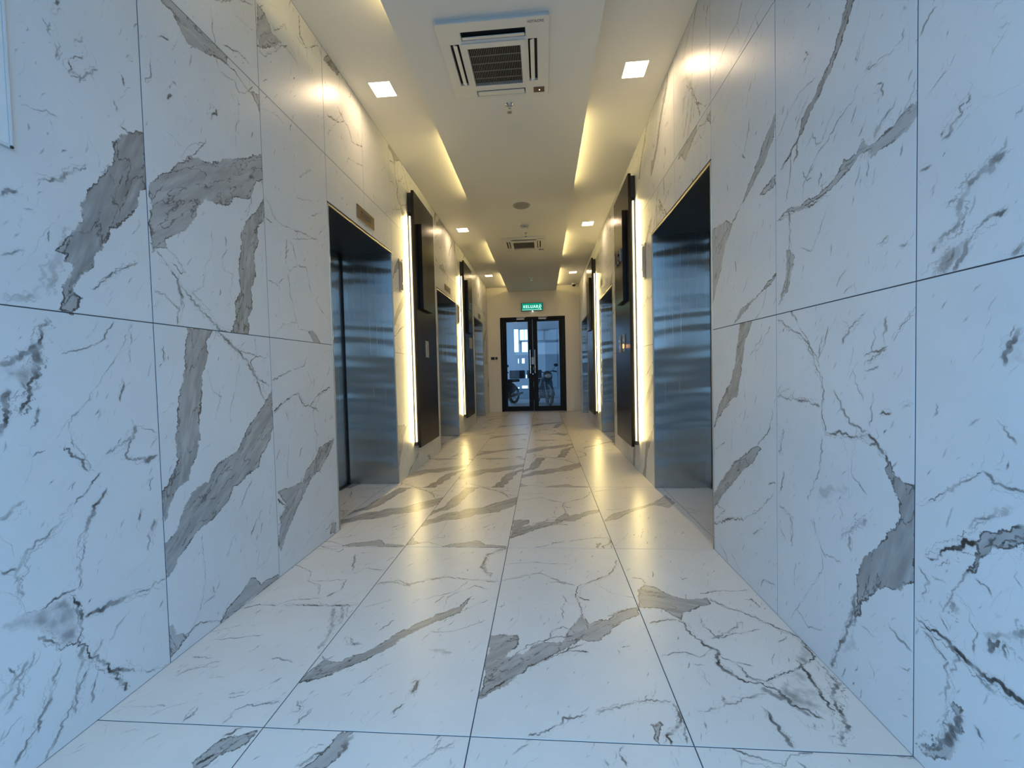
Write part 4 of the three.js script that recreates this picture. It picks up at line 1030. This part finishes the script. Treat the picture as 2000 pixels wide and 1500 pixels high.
// ---------------------------------------------------------------- motorcycles behind the glass
function motorcycle(x, z, turn, label) { // built along +z (front), standing on its wheels
  const o = thing('motorcycle', label, 'motorcycle', [x, -0.012, z], turn, 'motorcycles parked behind the glass doors');
  const wheel = (cz) => { const t = part(o, 'wheel', new THREE.TorusGeometry(0.24, 0.045, 10, 32).rotateY(Math.PI / 2).translate(0, 0.285, cz), rubber);
    const sp = [cyl(0.04, 0.04, 0.1, 14).rotateZ(Math.PI / 2)]; for (let k = 0; k < 5; k++) sp.push(rod([0, 0.03, 0], [0, 0.2, 0], 0.012, 6).rotateX(k * 2 * Math.PI / 5)); sp.push(new THREE.TorusGeometry(0.2, 0.012, 8, 28).rotateY(Math.PI / 2));
    part(t, 'rim', sp.map((g) => g.translate(0, 0.285, cz)), bikeMetal); };
  wheel(0.62); wheel(-0.58);
  part(o, 'front_fork', [rod([-0.075, 0.285, 0.62], [-0.075, 0.86, 0.4], 0.02), rod([0.075, 0.285, 0.62], [0.075, 0.86, 0.4], 0.02)], bikeMetal);
  part(o, 'mudguard', new THREE.TorusGeometry(0.3, 0.055, 8, 18, 1.9).rotateY(-Math.PI / 2).rotateX(-0.1).translate(0, 0.29, 0.62), bikePaint);
  const lg = new THREE.SphereGeometry(1, 24, 16); part(o, 'front_cowl', [lg.clone().scale(0.15, 0.17, 0.13).translate(0, 0.84, 0.47), lg.clone().scale(0.2, 0.28, 0.11).translate(0, 0.6, 0.36)], bikePaint);
  part(o, 'headlight', lg.clone().scale(0.1, 0.07, 0.05).translate(0, 0.86, 0.57), phys({ color: rgb(0.42, 0.42, 0.42), roughness: 0.1, metalness: 0.4 }), 'pale headlight');
  part(o, 'body_shell', [lg.clone().scale(0.15, 0.2, 0.5).translate(0, 0.5, -0.18), rbox(-0.11, 0.11, 0.3, 0.42, -0.3, 0.36, 0.04)], bikePaint);
  part(o, 'engine', [rbox(-0.12, 0.12, 0.2, 0.38, -0.2, 0.12, 0.03), rod([0.14, 0.24, -0.05], [0.16, 0.34, -0.8], 0.04, 12)], bikeMetal);
  part(o, 'seat', rbox(-0.13, 0.13, 0.68, 0.77, -0.75, 0.05, 0.04, 3), rubber);
  part(o, 'tail_box', rbox(-0.2, 0.2, 0.78, 1.04, -0.95, -0.62, 0.03, 3), black);
  part(o, 'handlebar', [tube([[-0.36, 0.98, 0.26], [-0.2, 1.0, 0.33], [0, 0.94, 0.4], [0.2, 1.0, 0.33], [0.36, 0.98, 0.26]], 0.014, 20, 8), rod([-0.36, 0.98, 0.26], [-0.25, 0.995, 0.31], 0.02), rod([0.36, 0.98, 0.26], [0.25, 0.995, 0.31], 0.02), rod([-0.34, 0.96, 0.32], [-0.2, 0.98, 0.38], 0.006), rod([0.34, 0.96, 0.32], [0.2, 0.98, 0.38], 0.006)], black);
  for (const s of [-1, 1]) { const m = part(o, 'mirror', lg.clone().scale(0.07, 0.045, 0.02).translate(s * 0.33, 1.17, 0.3), black); part(m, 'mirror_stalk', rod([s * 0.22, 1.0, 0.33], [s * 0.31, 1.15, 0.3], 0.006), black); }
  part(o, 'side_stand', rod([0.1, 0.25, -0.05], [0.22, 0.01, -0.1], 0.01), bikeMetal);
}
motorcycle(-0.02, -12.1, 0.32, 'dark motorcycle facing the glass doors, behind the right door leaf as one leaves');
motorcycle(-1.18, -12.15, -0.5, 'dark motorcycle turned towards the window side, behind the other door leaf');

// ---------------------------------------------------------------- street entrance behind the viewer, mirrored in the steel jambs
{
  const f = structure('door_2', 'dark metal frame of the open street entrance', 'door');
  part(f, 'entrance_frame', [box(XL - 0.06, XL, 0, H, Z_IN, Z_IN + 0.08), box(XR - 0.06, XR, 0, H, Z_IN, Z_IN + 0.08), box(XL, XR - 0.06, 2.38, 2.5, Z_IN, Z_IN + 0.08), box(XL, XR - 0.06, H - 0.05, H, Z_IN, Z_IN + 0.08)], doorBlack);
  const w = structure('wall_street', 'rendered outer wall around the street entrance', 'wall');
  part(w, 'render', [box(-9, XL - 0.003, -0.2, 4.2, Z_IN_L, Z_IN_L + 0.02), box(XR, 9, -0.2, 4.2, Z_IN, Z_IN + 0.2), box(XL, XR, H, 4.2, Z_IN, Z_IN + 0.2)], std({ color: rgb(0.5, 0.5, 0.5), roughness: 0.85 }));
  const g = structure('ground', 'asphalt forecourt outside the street entrance', 'ground');
  part(g, 'asphalt', box(-40, 40, -0.3, -0.03, Z_IN + 0.32, 60), std({ color: rgb(0.10, 0.10, 0.105), roughness: 0.9 }));
  const b = thing('boundary_wall', 'long grey wall across the forecourt', 'wall', [0, -0.03, 22]);
  part(b, 'masonry', box(-40, 40, 0, 2.6, 0, 0.3), std({ color: rgb(0.16, 0.17, 0.18), roughness: 0.9 }));
  part(b, 'coping', box(-40, 40, 2.6, 2.72, -0.05, 0.35), concrete);
}

shade(scene);
renderer.render(scene, camera);
